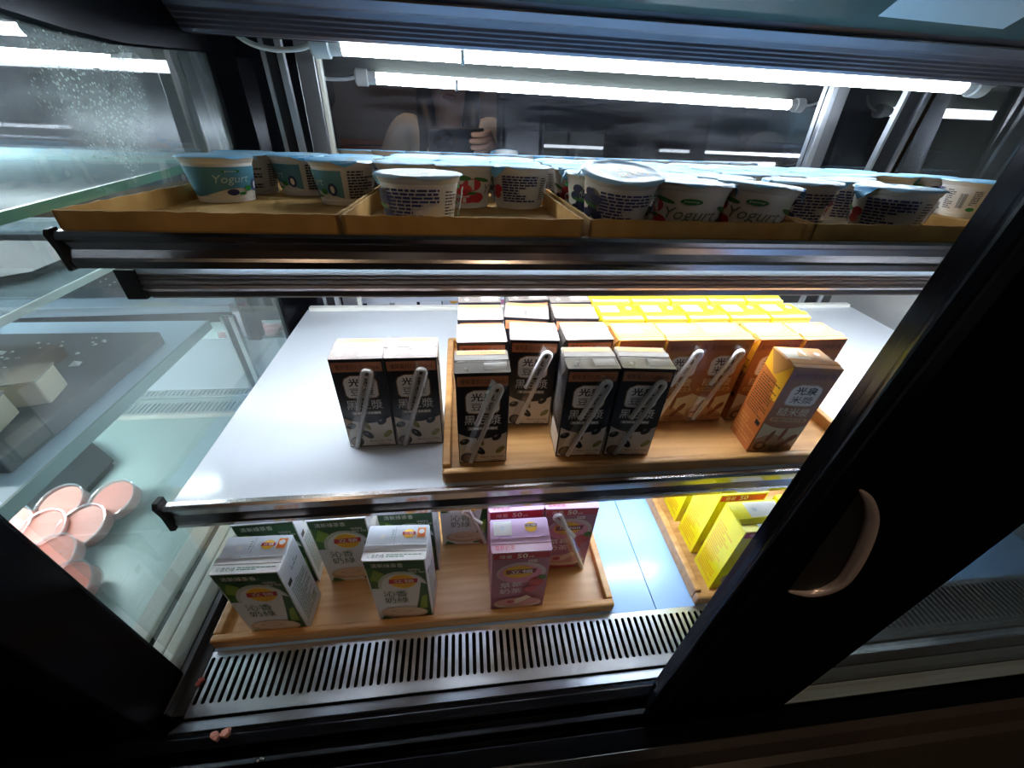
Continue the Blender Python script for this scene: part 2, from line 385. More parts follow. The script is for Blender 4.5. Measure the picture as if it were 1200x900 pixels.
# ivory rails under the divider
mb = MB(); mb.box(-0.432, -0.4145, 0.247, 0.9, -0.66, -0.62, M_IVORY); structure(mb.build('trim_9', bevel=0.002))
mb = MB(); mb.box(-0.4125, -0.398, 0.247, 0.9, -0.66, -0.62, M_IVORY); structure(mb.build('trim_10', bevel=0.002))
mb = MB(); mb.box(-0.398, -0.366, 0.2, 0.9, -0.70, -0.648, M_BLACKM); mb.box(-0.4525, -0.4325, 0.247, 0.9, -0.68, -0.64, mat('dark_seal', '#20302c', 0.3)); structure(mb.build('trim_11'))
mb = MB(); mb.box(-0.388, -0.381, 0.2, 0.9, -0.648, -0.635, mat('grey_seal', '#3c3d3f', 0.5)); structure(mb.build('trim_12'))
mb = MB(); mb.box(-0.48, -0.4527, 0.247, 0.9, -0.66, -0.63, M_IVORY); structure(mb.build('trim_13', bevel=0.002))
# --- black front frame: left jamb, top of the case, front glass of the top
mb = MB(); mb.prism([(-1.65, 0.17), (-1.65, 0.246), (-0.387, 0.246), (-0.383, 0.242), (-0.385, 0.18), (-0.393, 0.17)], 'z', -0.75, 0.36, M_BLACK); structure(mb.build('trim_14', bevel=0.002))
prof = [(0.752, 0.0525), (0.746, 0.056), (0.7455, 0.0595), (0.741, 0.061), (0.7405, 0.0645), (0.736, 0.066), (0.7355, 0.0695), (0.731, 0.071), (0.7305, 0.0745), (0.726, 0.076),
        (0.722, 0.081), (0.716, 0.083), (0.706, 0.0905), (0.70, 0.1005), (0.70, 0.115), (0.77, 0.115), (0.77, 0.0525)]
mb = MB(); mb.prism(prof, 'x', -0.366, 1.04, M_DARKAL); structure(mb.build('trim_15'))
mb = MB(); mb.box(-0.366, 1.04, 0.7715, 0.774, 0.052, 0.11, mat('canopy_liner', '#30332e', 0.4)); mb.box(-0.366, 1.04, 0.7745, 1.03, 0.108, 0.112, mat('canopy_liner', '#30332e', 0.4)); structure(mb.build('canopy_liner'))
mb = MB(); mb.box(-0.366, 1.04, 0.6995, 0.7045, 0.0905, 0.0925, M_CHROME); structure(mb.build('trim_16'))
M_TOPG = mirror_mat('top_glass', (0.6, 0.66, 0.64), (0.085, 0.115, 0.108), 0.12)
structure(skin_quad('window_4', [(-0.366, 0.70, 0.1005), (1.06, 0.70, 0.1005), (1.06, 0.2, 0.245), (-0.366, 0.2, 0.245)], M_TOPG))
mb = MB(); mb.box(-1.7, 1.75, 0.1, 0.2, 0.24, 0.36, M_BLACK); structure(mb.build('trim_17', bevel=0.003))
mb = MB(); mb.box(-1.7, 1.75, 0.2, 1.06, 0.36, 0.38, M_BLACK); structure(mb.build('case_roof'))

# ================================================================== NEIGHBOUR BAY (behind the divider)
M_NDECK = mat('pale_green_deck', '#bccdc6', 0.35, noise='#b2c5bd', nscale=8)
mb = MB(); mb.box(-1.65, -0.481, 0.248, 0.905, -0.66, -0.65, M_NDECK); structure(mb.build('neighbour_case_floor'))
mquad('door_4', -1.65, -0.405, -0.5, 0.32, M_MIRROR)
mb = MB(); mb.box(-1.65, -0.405, 0.902, 0.908, -0.66, -0.5, mat('white_back_panel', '#c9d2da', 0.3)); structure(mb.build('wall_neighbour_back'))
mb = MB(); mb.box(-1.66, -1.65, 0.2, 1.0, -0.66, 0.3, mat('left_liner', '#6f7b78', 0.5)); structure(mb.build('wall_neighbour_side'))
mpost('trim_18', -0.52, -0.49, -0.5, 0.32, M_BLACK)

# ================================================================== FIXTURES
def milky(name, col):
    m = bpy.data.materials.new(name); m.use_nodes = True; nt = m.node_tree; nt.nodes.clear(); N = nt.nodes.new
    o = N('ShaderNodeOutputMaterial'); d = N('ShaderNodeBsdfDiffuse'); t = N('ShaderNodeBsdfTranslucent'); mx = N('ShaderNodeMixShader')
    d.inputs[0].default_value = (*col, 1); t.inputs[0].default_value = (0.5, 0.55, 0.6, 1)
    nt.links.new(d.outputs[0], mx.inputs[1]); nt.links.new(t.outputs[0], mx.inputs[2]); nt.links.new(mx.outputs[0], o.inputs[0]); return m
def light_tube(x0, x1, y, z, mt, label, cable=True, r=0.011, name='fluorescent_tube', grp=None):
    t = empty(name, (x0+x1)/2, y, z); hl = (x1-x0)/2
    m = MB(); m.tube([(-hl+0.02, 0, 0), (hl-0.02, 0, 0)], r, mt, 16); m.build('glowing_tube', t, smooth=True)
    for s in (-1, 1):
        m = MB(); m.tube([(s*(hl-0.045), 0, 0), (s*(hl-0.028), 0, 0), (s*(hl-0.026), 0, 0), (s*(hl-0.004), 0, 0), (s*hl, 0, 0)], [r*1.1, r*1.15, r*1.45, r*1.5, r*1.1], M_WHITEP, 16); m.build('end_cap', t, smooth=True)
    m = MB(); m.tube([(-hl*0.62, 0, -r*0.2), (-hl*0.62+0.006, 0, -r*0.2)], r*1.12, mat('clip_grey', '#9a9a98', 0.4), 12); m.build('clip', t)
    if cable:
        m = MB(); pts = [(-hl+0.002, 0, 0.0), (-hl-0.02, 0.005, -0.006), (-hl-0.06, 0.01, -0.008), (-hl-0.095, 0.014, 0.0), (-hl-0.12, 0.016, 0.02), (-hl-0.135, 0.018, 0.045)]
        m.tube(smooth_path(pts, 6), 0.0035, M_WHITEP, 8); m.build('cable', t, smooth=True)
        m = MB(); m.tube(smooth_path([(hl-0.002, 0, 0), (hl+0.02, 0.006, 0.002), (hl+0.045, 0.01, 0.012), (hl+0.06, 0.012, 0.03)], 6), 0.003, M_WHITEP, 8); m.build('cable', t, smooth=True)
    return tag(t, label, 'lamp', grp)
def smooth_path(pts, k):
    P_ = [Vector(p) for p in pts]; out = []
    for i in range(len(P_)-1):
        a, b, c, d = P_[max(i-1, 0)], P_[i], P_[i+1], P_[min(i+2, len(P_)-1)]
        for j in range(k):
            t = j/k; out.append(0.5*((2*b)+(c-a)*t+(2*a-5*b+4*c-d)*t*t+(3*b-a-3*c+d)*t**3))
    out.append(P_[-1]); return out
light_tube(-0.215, 0.935, 0.792, 0.050, M_TUBE, 'lit white fluorescent tube under the case top above the yogurt cups')
light_tube(-0.32, 0.98, 0.4705, -0.1745, M_TUBE2, 'lit tube hidden behind the ridged rail under the yogurt shelf', cable=False, r=0.008)
light_tube(-0.32, 0.98, 0.42, -0.485, M_TUBE3, 'lit tube hidden under the shelf of soy milk cartons', cable=False)
light_tube(-1.55, -0.63, 0.79, 0.050, M_TUBE4, 'lit tube in the neighbouring case behind the misted glass', cable=False)
light_tube(-1.6, -0.62, 0.50, -0.462, M_TUBE5, 'hidden tube added under the pale blue shelf to brighten the neighbouring floor', cable=False)  # unseen tube, added to brighten the floor of the neighbouring bay

def lip_profile(y, zt, h): return [(y+0.004, zt), (y-0.002, zt), (y-0.005, zt-0.003), (y-0.0045, zt-0.007), (y-0.001, zt-0.010), (y+0.001, zt-h*0.5), (y-0.001, zt-h+0.010), (y-0.0025, zt-h+0.007), (y-0.0015, zt-h), (y+0.004, zt-h)]
# --- yogurt shelf (slopes down a little to the back)
SL = -0.065
def z1(y): return -0.122 + SL*(y-0.42)
t = empty('upper_shelf', 0.33, 0.6, z1(0.6)-0.012); bx, by, bz = 0.33, 0.6, z1(0.6)-0.012
def rel(v): return (v[0]-bx, v[1]-by, v[2]-bz)
m = MB(); vs = []
for y in (0.4105, 0.87):
    for x, dz in ((-0.362, -0.012), (1.03, -0.012), (1.03, -0.0015), (-0.362, -0.0015)): vs.append(rel((x, y, z1(y)+dz)))
m.add(vs, [(0, 1, 2, 3), (7, 6, 5, 4), (0, 4, 5, 1), (1, 5, 6, 2), (2, 6, 7, 3), (3, 7, 4, 0)], M_IVORY); m.build('shelf_panel', t)
m = MB(); m.prism([(a-by, b-bz) for a, b in lip_profile(0.4065, -0.1134, 0.034)], 'x', -0.362-bx, 1.03-bx, M_CHROME); m.build('price_rail', t)
for s in (-0.366, 1.03):
    m = MB(); m.prism([(a-by, b-bz) for a, b in ((0.412, -0.1115), (0.402, -0.1115), (0.3995, -0.116), (0.402, -0.13), (0.4025, -0.149), (0.412, -0.149))], 'x', s-bx, s+0.004-bx, M_BLACKM); m.build('end_cap', t)
rp = [(0.445, -0.1678), (0.4442, -0.1685), (0.446, -0.1695), (0.4435, -0.172), (0.446, -0.175), (0.4435, -0.178), (0.446, -0.181), (0.4435, -0.184), (0.447, -0.188), (0.4475, -0.194), (0.452, -0.194), (0.455, -0.1678)]
m = MB(); m.prism([(a-by, b-bz) for a, b in rp], 'x', -0.343-bx, 1.02-bx, mat('bronze_rail', '#8d8384', 0.28, 0.95)); m.build('lamp_rail', t)
m = MB(); m.box(-0.343-bx, 1.02-bx, 0.4515-by, 0.4585-by, -0.1975-bz, -0.1942-bz, M_WHITEP); m.build('rail_flange', t)
m = MB(); m.box(-0.343-bx, 1.02-bx, 0.4462-by, 0.4472-by, -0.1676-bz, -0.1385-bz, milky('milky_strip', (0.8, 0.85, 0.9))); m.build('added_diffuser', t)  # strip added to soften tube light leaking through the gap, glowing as a line
m = MB(); m.prism([(a-by, b-bz) for a, b in ((0.443, -0.163), (0.4425, -0.195), (0.457, -0.195), (0.457, -0.163))], 'x', -0.362-bx, -0.343-bx, M_BLACKM); m.build('rail_end_cap', t)
tag(t, 'long shelf carrying the cardboard trays of yogurt, dark polished front rail', 'shelf')
# --- drinks shelf
t = empty('middle_shelf', 0.33, 0.6, -0.43); bx, by, bz = 0.33, 0.6, -0.43
m = MB(); m.box(-0.362-bx, 1.03-bx, 0.345-by, 0.887-by, -0.430-bz, -0.418-bz, M_SHELF); m.build('shelf_panel', t, bevel=0.001)
m = MB(); m.prism([(a-by, b-bz) for a, b in lip_profile(0.343, -0.4165, 0.044)], 'x', -0.372-bx, 1.03-bx, M_CHROME); m.build('price_rail', t)
for s in (-0.377, 1.03):
    m = MB(); m.prism([(a-by, b-bz) for a, b in ((0.352, -0.411), (0.340, -0.410), (0.336, -0.416), (0.339, -0.436), (0.338, -0.461), (0.352, -0.463))], 'x', s-bx, s+0.006-bx, M_BLACKM); m.build('end_cap', t)
m = MB(); m.box(-0.355-bx, 1.02-bx, 0.876-by, 0.890-by, -0.418-bz, -0.409-bz, M_WHITEP); m.build('back_stop', t, bevel=0.001)
tag(t, 'white shelf with polished front rail under the soy milk cartons', 'shelf')
# --- slotted uprights
def upright(x0, x1, label, h=0.9):
    t = empty('slotted_upright', (x0+x1)/2, 0.899 if h > 0.5 else 0.882, -0.65); hw = (x1-x0)/2
    m = MB(); m.prism([(-hw, 0.006), (-hw, -0.006), (-hw+0.006, -0.006), (-hw+0.006, -0.002), (hw-0.010, -0.002), (hw-0.010, -0.006), (hw, -0.006), (hw, 0.006)], 'z', 0.0, h, M_STEEL)
    m.box(-hw+0.0065, hw-0.0105, -0.0024, -0.0018, 0.0, h, mat('dark_channel', '#26262b', 0.4, 0.6))
    for k in range(int(h/0.041)): m.box(-0.004, 0.003, -0.003, -0.0022, 0.03+k*0.04, 0.052+k*0.04, M_BLACKM)
    m.build('channel', t)
    return tag(t, label, 'upright')
upright(-0.325, -0.290, 'slotted steel upright at the misted glass end of the case')
upright(0.890, 0.945, 'slotted steel upright beside the pane at the far door end')

upright(-0.553, -0.523, 'short slotted steel bracket post at the back of the neighbouring case', 0.22)

# --- air grille
def slotted_plate(x0, x1, y0, y1, n, z, mt, margin=0.010, wfrac=0.52):
    m = MB(); p = (x1-x0)/n
    ys0, ys1 = y0+margin*1.3, y1-margin*0.7
    for i in range(n):
        a = x0+i*p; b = a+p; c = (a+b)/2; r = p*wfrac/2; K = 6
        top = [(c+r*math.cos(PI*k/K), ys1-r+r*math.sin(PI*k/K)) for k in range(K+1)]
        bot = [(c+r*math.cos(PI+PI*k/K), ys0+r+r*math.sin(PI+PI*k/K)) for k in range(K+1)]
        otop = [(b+(a-b)*k/K, y1) for k in range(K+1)]; obot = [(a+(b-a)*k/K, y0) for k in range(K+1)]
        inn = top+bot; out = otop+obot; N = len(inn)
        vs = [(q[0], q[1], z) for q in inn] + [(q[0], q[1], z) for q in out]
        m.add(vs, [(k, N+k, N+(k+1) % N, (k+1) % N) for k in range(N)], mt)
    return m
m = slotted_plate(-0.366, XR-0.002, 0.1975, 0.2715, 142, -0.6495, M_STEEL)
o = m.build('air_grille', None, loc=None)
s = o.modifiers.new('thick', 'SOLIDIFY'); s.thickness = 0.0018
tag(o, 'slotted stainless air grille along the front of the case floor', 'grille')
for y0, y1, lb in ((0.80, 0.85, 'nearer'), (0.868, 0.90, 'farther')):
    m = slotted_plate(-1.2, -0.55, y0, y1, 64, -0.6455, mat('pale_steel', '#b8c4c0', 0.4, 0.5), 0.006)
    o = m.build('air_grille'); s = o.modifiers.new('thick', 'SOLIDIFY'); s.thickness = 0.0015
    tag(o, lb+' slotted strip on the pale floor of the neighbouring case', 'grille')
m = MB(); m.box(-1.6, -0.5, 0.79, 0.8, -0.65, -0.638, M_IVORY); structure(m.build('trim_19', bevel=0.002))

# --- sliding front door with its black stile
t = empty('sliding_door', 0.3, 0.145, -0.6)
def dr(pts): return [(a-0.3, b-0.145) for a, b in pts]
st = dr([(0.2315, 0.166), (0.2245, 0.1635), (0.219, 0.152), (0.214, 0.149), (0.2085, 0.147), (0.204, 0.139), (0.198, 0.133), (0.200, 0.126), (0.206, 0.1235), (0.372, 0.1235), (0.381, 0.127), (0.385, 0.135), (0.385, 0.150), (0.375, 0.152), (0.36, 0.166)])
m = MB(); m.prism(st, 'z', 0.001, 0.86, M_BLACK); m.build('stile', t, bevel=0.0015)
m = MB(); m.box(0.086, 1.35, -0.003, 0.02, 0.001, 0.016, M_BLACK); m.build('bottom_rail', t, bevel=0.001)
m = MB(); m.add([(0.078, -0.0035, 0.004), (1.35, -0.0035, 0.004), (1.35, -0.0035, 0.86), (0.078, -0.0035, 0.86)], [(0, 1, 2, 3)], glass('door_glass', (0.13, 0.14, 0.125), 0.7, haze=0.014))
m.build('inner_pane', t)
m = MB(); m.add([(0.08, -0.0195, 0.001), (1.35, -0.0195, 0.001), (1.35, -0.0195, 0.86), (0.08, -0.0195, 0.86)], [(0, 1, 2, 3)], glass('clear_pane', (0.92, 0.94, 0.93), 0.5)); m.build('outer_pane', t)
m = MB(); m.box(0.078, 1.35, -0.0185, -0.004, 0.001, 0.004, mat('spacer_steel', '#d3d8db', 0.45, 0.3))
for k in range(120):
    for yy in (-0.015, -0.008):
        m.box(0.082+k*0.0062, 0.0845+k*0.0062, yy-0.001, yy+0.001, 0.004, 0.0046, mat('spacer_dot', '#d3dadd', 0.3, 0.6))
m.build('glazing_spacer', t)
# D-shaped finger recess with a bright crescent rim on the stile face
arc = [(-0.083, 0, 0.430), (-0.070, 0, 0.418), (-0.0555, 0, 0.396), (-0.042, 0, 0.362), (-0.035, 0, 0.330), (-0.0405, 0, 0.315), (-0.053, 0, 0.3105), (-0.071, 0, 0.316)]
m = MB(); q = [(v.x, v.z) for v in smooth_path(arc, 5)]
m.add([(x, -0.0222, z) for x, z in q], [tuple(range(len(q)))], M_BLACKM)
hd = m.build('handle_recess', t)
m = MB(); pts = [(x, -0.0225, z) for x, z in q]; n = len(pts)
m.tube(pts, [0.0008+0.0042*math.sin(PI*i/(n-1))**0.8 for i in range(n)], mat('copper_steel', '#d8c9c8', 0.32, 0.55), 10)
m.build('handle_rim', hd, smooth=True)['label'] = 'bright metal crescent rim of the finger recess'
tag(t, 'black framed sliding glass door with a crescent finger grip', 'door')

# --- pale patch painting a ceiling light's reflection on the glass top
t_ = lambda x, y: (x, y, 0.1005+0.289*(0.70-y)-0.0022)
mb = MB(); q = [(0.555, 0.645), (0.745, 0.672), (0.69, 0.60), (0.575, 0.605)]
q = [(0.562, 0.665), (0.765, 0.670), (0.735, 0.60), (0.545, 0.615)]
mb.add([t_(*p) for p in q], [(0, 1, 2, 3)], mat('pale_reflection', '#b9c6cc', 0.5)); o = mb.build('painted_reflection'); sd = o.modifiers.new('thick', 'SOLIDIFY'); sd.thickness = 0.0008
tag(o, 'painted reflection of a ceiling light on the dark glass top of the case', 'painted reflection')
# ================================================================== TRAYS
def bamboo_tray(x0, x1, y0, y1, z, label, h=0.02, hs=0.026, t=0.011):
    cx, cy = (x0+x1)/2, (y0+y1)/2; hx, hy = (x1-x0)/2, (y1-y0)/2
    e = empty('bamboo_tray', cx, cy, z)
    m = MB(); m.box(-hx+t*0.5, hx-t*0.5, -hy+t*0.5, hy-t*0.5, 0.0015, 0.008, M_WOOD); m.build('tray_base', e)
    for s in (-1, 1):
        m = MB(); m.box(-hx, hx, min(s*hy, s*(hy-t)), max(s*hy, s*(hy-t)), 0, h if s < 0 else hs, M_WOOD); m.build('long_rail', e, bevel=0.003)
        m = MB(); xa, xb = sorted((s*hx, s*(hx-t))); m.box(xa, xb, -hy+t, hy-t, 0, hs, M_WOOD); m.build('short_rail', e, bevel=0.002)
    return tag(e, label, 'tray', 'bamboo trays')
bamboo_tray(-0.036, 0.575, 0.353, 0.70, -0.418, 'wide bamboo tray on the middle shelf crowded with soy and rice milk cartons')
bamboo_tray(-0.366, 0.217, 0.275, 0.56, -0.65, 'bamboo tray on the case floor with green and pink milk tea cartons', h=0.022, hs=0.022)
bamboo_tray(0.352, 0.72, 0.272, 0.56, -0.65, 'bamboo tray of yellow cartons on the case floor beside the door frame', h=0.022, hs=0.026)
def card_tray(x0, x1, label, seedv):
    y0, y1 = 0.42, 0.862; cx = (x0+x1)/2; hx = (x1-x0)/2; L = y1-y0; h = 0.0225; tk = 0.003
    e = empty('cardboard_tray', cx, y0, z1(y0), rotx=math.atan(SL)); rg = random.Random(seedv)
    m = MB(); m.box(-hx, hx, 0, L, 0, tk, M_CARD); m.build('tray_bottom', e)
    def wavy(xa, xb, n=26): return [(xa+(xb-xa)*k/n, h+rg.uniform(-0.0007, 0.0006)) for k in range(n+1)]
    for y in (0.0, L-tk):
        m = MB(); m.prism([(-hx, 0), (hx, 0)]+wavy(hx, -hx), 'y', y, y+tk, M_CARD); m.build('end_wall', e)
    for s in (-1, 1):
        m = MB(); xa = s*(hx-tk) if s > 0 else -hx
        m.prism([(0, 0), (L, 0)]+wavy(L, 0, 40), 'x', xa, xa+tk, M_CARD); m.build('side_wall', e)
    return tag(e, label, 'tray', 'cardboard yogurt trays')
TR = [(-0.367, -0.120), (-0.117, 0.124), (0.132, 0.379), (0.391, 0.634), (0.642, 0.888)]
TNAME = ['tray at the misted glass end', 'tray with one loose cup in front', 'tray with the tipped front cup', 'tray by the door frame', 'tray hidden behind the door frame']
TLAB = ['half empty cardboard tray at the misted glass end of the yogurt shelf', 'cardboard tray with one loose yogurt cup in its front row', 'cardboard tray full of yogurt cups with a tipped cup at its front corner',
        'cardboard tray of yogurt cups with its front partly cut by the door frame', 'cardboard tray almost wholly hidden behind the black door frame']
for i, (a, b) in enumerate(TR): card_tray(a, b, TLAB[i], 11+i)

# ================================================================== YOGURT CUPS
K_WHITE = mat('cup_white', '#dcd6cf', 0.45); K_TEAL = mat('cup_teal', '#5f97a8', 0.45, noise='#3f7f9c', nscale=6)
LID = mat('foil_lid', '#b4d6ec', 0.34, 0.0, noise='#79bce6', nscale=16, bump=0.25); LIDB = mat('foil_lid_blue', '#58aee2', 0.35, 0.0, noise='#8fcdf0', nscale=10)
I_GRN = ink('#1f7a34'); I_RED = ink('#c9343f'); I_NAVY = ink('#26306b'); I_TXT = ink('#3a3848'); I_BERRY = ink('#2c3b55'); I_LEAF = ink('#3c7d3a'); I_SCR = ink('#6d7a6c'); I_WH = ink('#eeeae4'); I_PINK = ink('#e2657a')
RB, RT, CH = 0.0335, 0.0415, 0.0535
def cup(kind):
    m = MB()
    prof = [(RB-0.003, 0.0), (RB-0.0005, 0.0005), (RB+0.0006, 0.006), (RB+0.0002, 0.0065), (RT-0.0012, CH-0.007), (RT, CH-0.006), (RT+0.0018, CH-0.001), (RT+0.0018, CH)]
    m.lathe(prof, K_WHITE, 40)
    def rad(v): return RB+0.0004 + (RT-0.0012-RB)*v
    def fn(u, v, n):      # u in turns, 0 faces -Y; v 0..1 up the printed band
        a = -PI/2 + u*2*PI; r = rad(v)+n
        return (r*math.cos(a), r*math.sin(a), 0.0065+v*(CH-0.0145))
    A = Art(m, fn, 0.00015)
    if kind == 'blue':
        wave = lambda u: 0.16+0.13*math.sin(u*2*PI*2.0+0.6)
        A.strip(-0.30, 0.26, wave, lambda u: 0.93, K_TEAL, 40)
        A.ell(0.06, 0.80, 0.045, 0.06, I_GRN); A.text('Jenny', 0.03, 0.775, 0.09, 0.83, I_WH)
        A.text('Yogurt', -0.03, 0.38, 0.15, 0.70, mat('ink_pale_teal', '#b9cfcd', 0.4), shear=0.25)
        A.ell(0.05, 0.17, 0.032, 0.10, I_NAVY); A.ell(0.14, 0.27, 0.024, 0.09, I_GRN); A.ell(0.10, 0.12, 0.022, 0.045, I_GRN); A.ell(0.20, 0.35, 0.026, 0.2, I_NAVY); A.ell(0.20, 0.35, 0.012, 0.12, I_WH)
        A.lines(0.29, 0.06, 0.46, 0.95, 10, I_TXT, 0.62, 5, 9); A.lines(0.50, 0.1, 0.60, 0.9, 10, I_TXT, 0.45, 6, 6)
        A.bars(0.62, 0.2, 0.67, 0.8, 16, I_TXT)
    elif kind in ('berry', 'fruit'):
        if kind == 'fruit':
            for (u, v, a, b, c) in ((-0.16, 0.62, 0.055, 0.2, I_RED), (-0.21, 0.45, 0.05, 0.2, I_RED), (-0.13, 0.20, 0.05, 0.17, I_RED), (-0.20, 0.12, 0.06, 0.1, I_RED)): A.ell(u, v, a, b, c)
            for (u, v, a, b, r) in ((-0.10, 0.78, 0.035, 0.09, 0.5), (-0.22, 0.84, 0.05, 0.09, 0.2), (-0.16, 0.35, 0.03, 0.05, 0)): A.ell(u, v, a, b, I_LEAF, r)
            for (u, v) in ((0.245, 0.30), (0.26, 0.5)): A.ell(u, v, 0.035, 0.13, I_RED)
            A.ell(0.19, 0.60, 0.03, 0.1, I_LEAF, 0.4); A.ell(0.19, 0.26, 0.024, 0.12, I_BERRY)
        else:
            for (u, v) in ((-0.14, 0.75), (-0.20, 0.62), (-0.10, 0.66), (-0.17, 0.34), (-0.11, 0.26), (-0.22, 0.24), (-0.15, 0.14)):
                A.ell(u, v, 0.035, 0.13, I_BERRY); A.ell(u, v+0.02, 0.012, 0.045, I_NAVY)
            for (u, v) in ((0.24, 0.78), (0.275, 0.66), (0.225, 0.58), (0.26, 0.36), (0.23, 0.22), (0.285, 0.25)):
                A.ell(u, v, 0.03, 0.13, I_BERRY); A.ell(u, v+0.02, 0.012, 0.045, I_NAVY)
            A.ell(0.25, 0.48, 0.03, 0.06, I_LEAF, 0.4)
            A.ell(-0.07, 0.52, 0.03, 0.08, I_LEAF, 0.5); A.ell(-0.23, 0.47, 0.04, 0.07, I_LEAF, -0.3); A.ell(-0.24, 0.85, 0.04, 0.07, I_LEAF, 0.3)
        A.ell(0.02, 0.79, 0.045, 0.075, I_GRN); A.text('Jenny', -0.012, 0.755, 0.052, 0.825, I_WH)
        A.text('Yogurt', -0.085, 0.22, 0.145, 0.62, I_SCR, shear=0.3)
        A.lines(0.30, 0.08, 0.50, 0.95, 10, I_NAVY, 0.62, 8, 9); A.lines(0.525, 0.15, 0.575, 0.9, 10, I_TXT, 0.45, 9, 4)
        A.bars(0.60, 0.2, 0.635, 0.75, 12, I_TXT); A.ell(0.68, 0.18, 0.022, 0.08, I_GRN)
        A.rect(0.655, 0.3, 0.70, 0.9, mat('cup_panel', '#c9c3bd', 0.5), 4); A.lines(0.66, 0.33, 0.695, 0.87, 8, I_TXT, 0.5, 4, 3)
    return m
PROTO = {}
def lid_mesh(seedv, tabang):
    rg = random.Random(seedv); m = MB(); n = 48
    amp = [rg.uniform(-1, 1) for _ in range(n)]
    def R_(k): return 0.0428 + 0.0006*amp[k % n]
    rings = []
    for rr, z in ((0.12, 0.0006), (0.3, 0.0006), (0.55, 0.0006), (0.86, 0.0003), (0.94, 0.0014), (1.0, 0.0006), (1.05, 0.0), (1.075, -0.0009)):
        rings.append([(R_(k)*rr*math.cos(2*PI*k/n), R_(k)*rr*math.sin(2*PI*k/n), z+(0.00022*amp[(k//2*7+int(rr*50)) % n] if rr < 0.9 else 0)+(0.0011*amp[(k//3*3) % n] if rr > 1.03 else 0)) for k in range(n)])
    vs = [v for q in rings for v in q]; fs = []
    for i in range(len(rings)-1):
        for k in range(n): fs.append((i*n+k, i*n+(k+1) % n, (i+1)*n+(k+1) % n, (i+1)*n+k))
    fs.append(tuple(range(n)))
    m.add(vs, fs, LID)
    A = Art(m, lambda u, v, n: (u, v, 0.0014+n), 0.00015); A.text('Yogurt', -0.024, 0.006, 0.022, 0.022, ink('#b9a766'), shear=0.3)
    tabm = MB(); a = tabang; ca, sa = math.cos(a), math.sin(a)
    def tp(r, s, z): return (r*ca-s*sa, r*sa+s*ca, z)
    dn = rg.choice((-0.014, -0.018, -0.006))
    tabm.add([tp(0.0425, -0.017, 0.0006), tp(0.0425, 0.017, 0.0006), tp(0.0462, 0.012, dn*0.4), tp(0.0478, 0.0, dn), tp(0.0462, -0.012, dn*0.4)], [(0, 1, 2, 4), (4, 2, 3)], LIDB)
    return m, tabm
def make_cup(kind):
    e = empty('yogurt_cup', 0, 0, 0)
    cup(kind).build('cup_body', e, smooth=True)
    lm, tm = lid_mesh(hash(kind) % 97 if False else {'blue': 3, 'berry': 4, 'fruit': 5}[kind], {'blue': 0.2, 'berry': -0.9, 'fruit': 0.15}[kind])
    ld = lm.build('foil_lid', e, smooth=True, loc=(0, 0, CH))
    tb = tm.build('pull_tab', ld); tb['label'] = 'blue pull tab'
    sd = tb.modifiers.new('thick', 'SOLIDIFY'); sd.thickness = 0.0003
    return e
used = set()
def put_cup(kind, x, y, face, label, tiltx=0.0, tilty=0.0, dz=0.0, dlid=0.0):
    if kind not in PROTO: PROTO[kind] = make_cup(kind)
    if kind not in used: o = PROTO[kind]; used.add(kind)
    else: o = copy_tree(PROTO[kind])
    o.location = P(x, y, z1(y)+0.0032+dz); o.rotation_euler = (math.atan(SL)+tiltx, tilty, math.radians(face))
    o.rotation_mode = 'ZYX'
    return tag(o, label, 'yogurt cup', 'yogurt cups in the cardboard trays')
ROWN = ['front row', 'second row', 'third row', 'fourth row', 'back row']
COLN = ['glass side', 'middle', 'door side']
ROWY = [0.463, 0.549, 0.635, 0.720, 0.806]
KN = {'blue': 'teal and white', 'berry': 'white blueberry', 'fruit': 'white strawberry'}
rg = random.Random(5)
def colx(t): a, b = TR[t]; c = (a+b)/2; return [c-0.0795, c, c+0.0795]
FACE_NUT, FACE_FRONT = -140, -8       # which printed side looks out of the case
def grid_cup(t, r, c, kind, face, **k):
    x = colx(t)[c]; put_cup(kind, x+rg.uniform(-0.0012, 0.0012), ROWY[r]+rg.uniform(-0.001, 0.001), face, '%s yogurt cup, %s, %s, %s' % (KN[kind], ROWN[r], COLN[c], TNAME[t]), **k)
# tray at the glass end
grid_cup(0, 2, 0, 'blue', 22); grid_cup(0, 2, 2, 'blue', -84)
grid_cup(0, 3, 0, 'blue', -120); grid_cup(0, 3, 1, 'blue', -80); grid_cup(0, 3, 2, 'blue', -130)
# tray with the loose cup
put_cup('berry', -0.0445, 0.4665, -150, 'white yogurt cup with print and barcode, alone in the front of its cardboard tray')
grid_cup(1, 2, 0, 'fruit', 105); grid_cup(1, 2, 1, 'fruit', 74); grid_cup(1, 2, 2, 'fruit', -150)
for r in (3, 4):
    for c in range(3): grid_cup(1, r, c, rg.choice(('berry', 'fruit')), rg.choice((-140, 80, 20)))
# tray with the tipped cup
put_cup('berry', 0.1745, 0.476, -152, 'white yogurt cup tipped forward at the corner of its tray, lid facing out', tiltx=math.radians(11), dz=0.0085)
grid_cup(2, 0, 1, 'fruit', -30); grid_cup(2, 0, 2, 'fruit', -37, tilty=math.radians(3))
for r in range(1, 5):
    for c in range(3): grid_cup(2, r, c, rg.choice(('berry', 'fruit')), rg.choice((-140, 60, 10)))
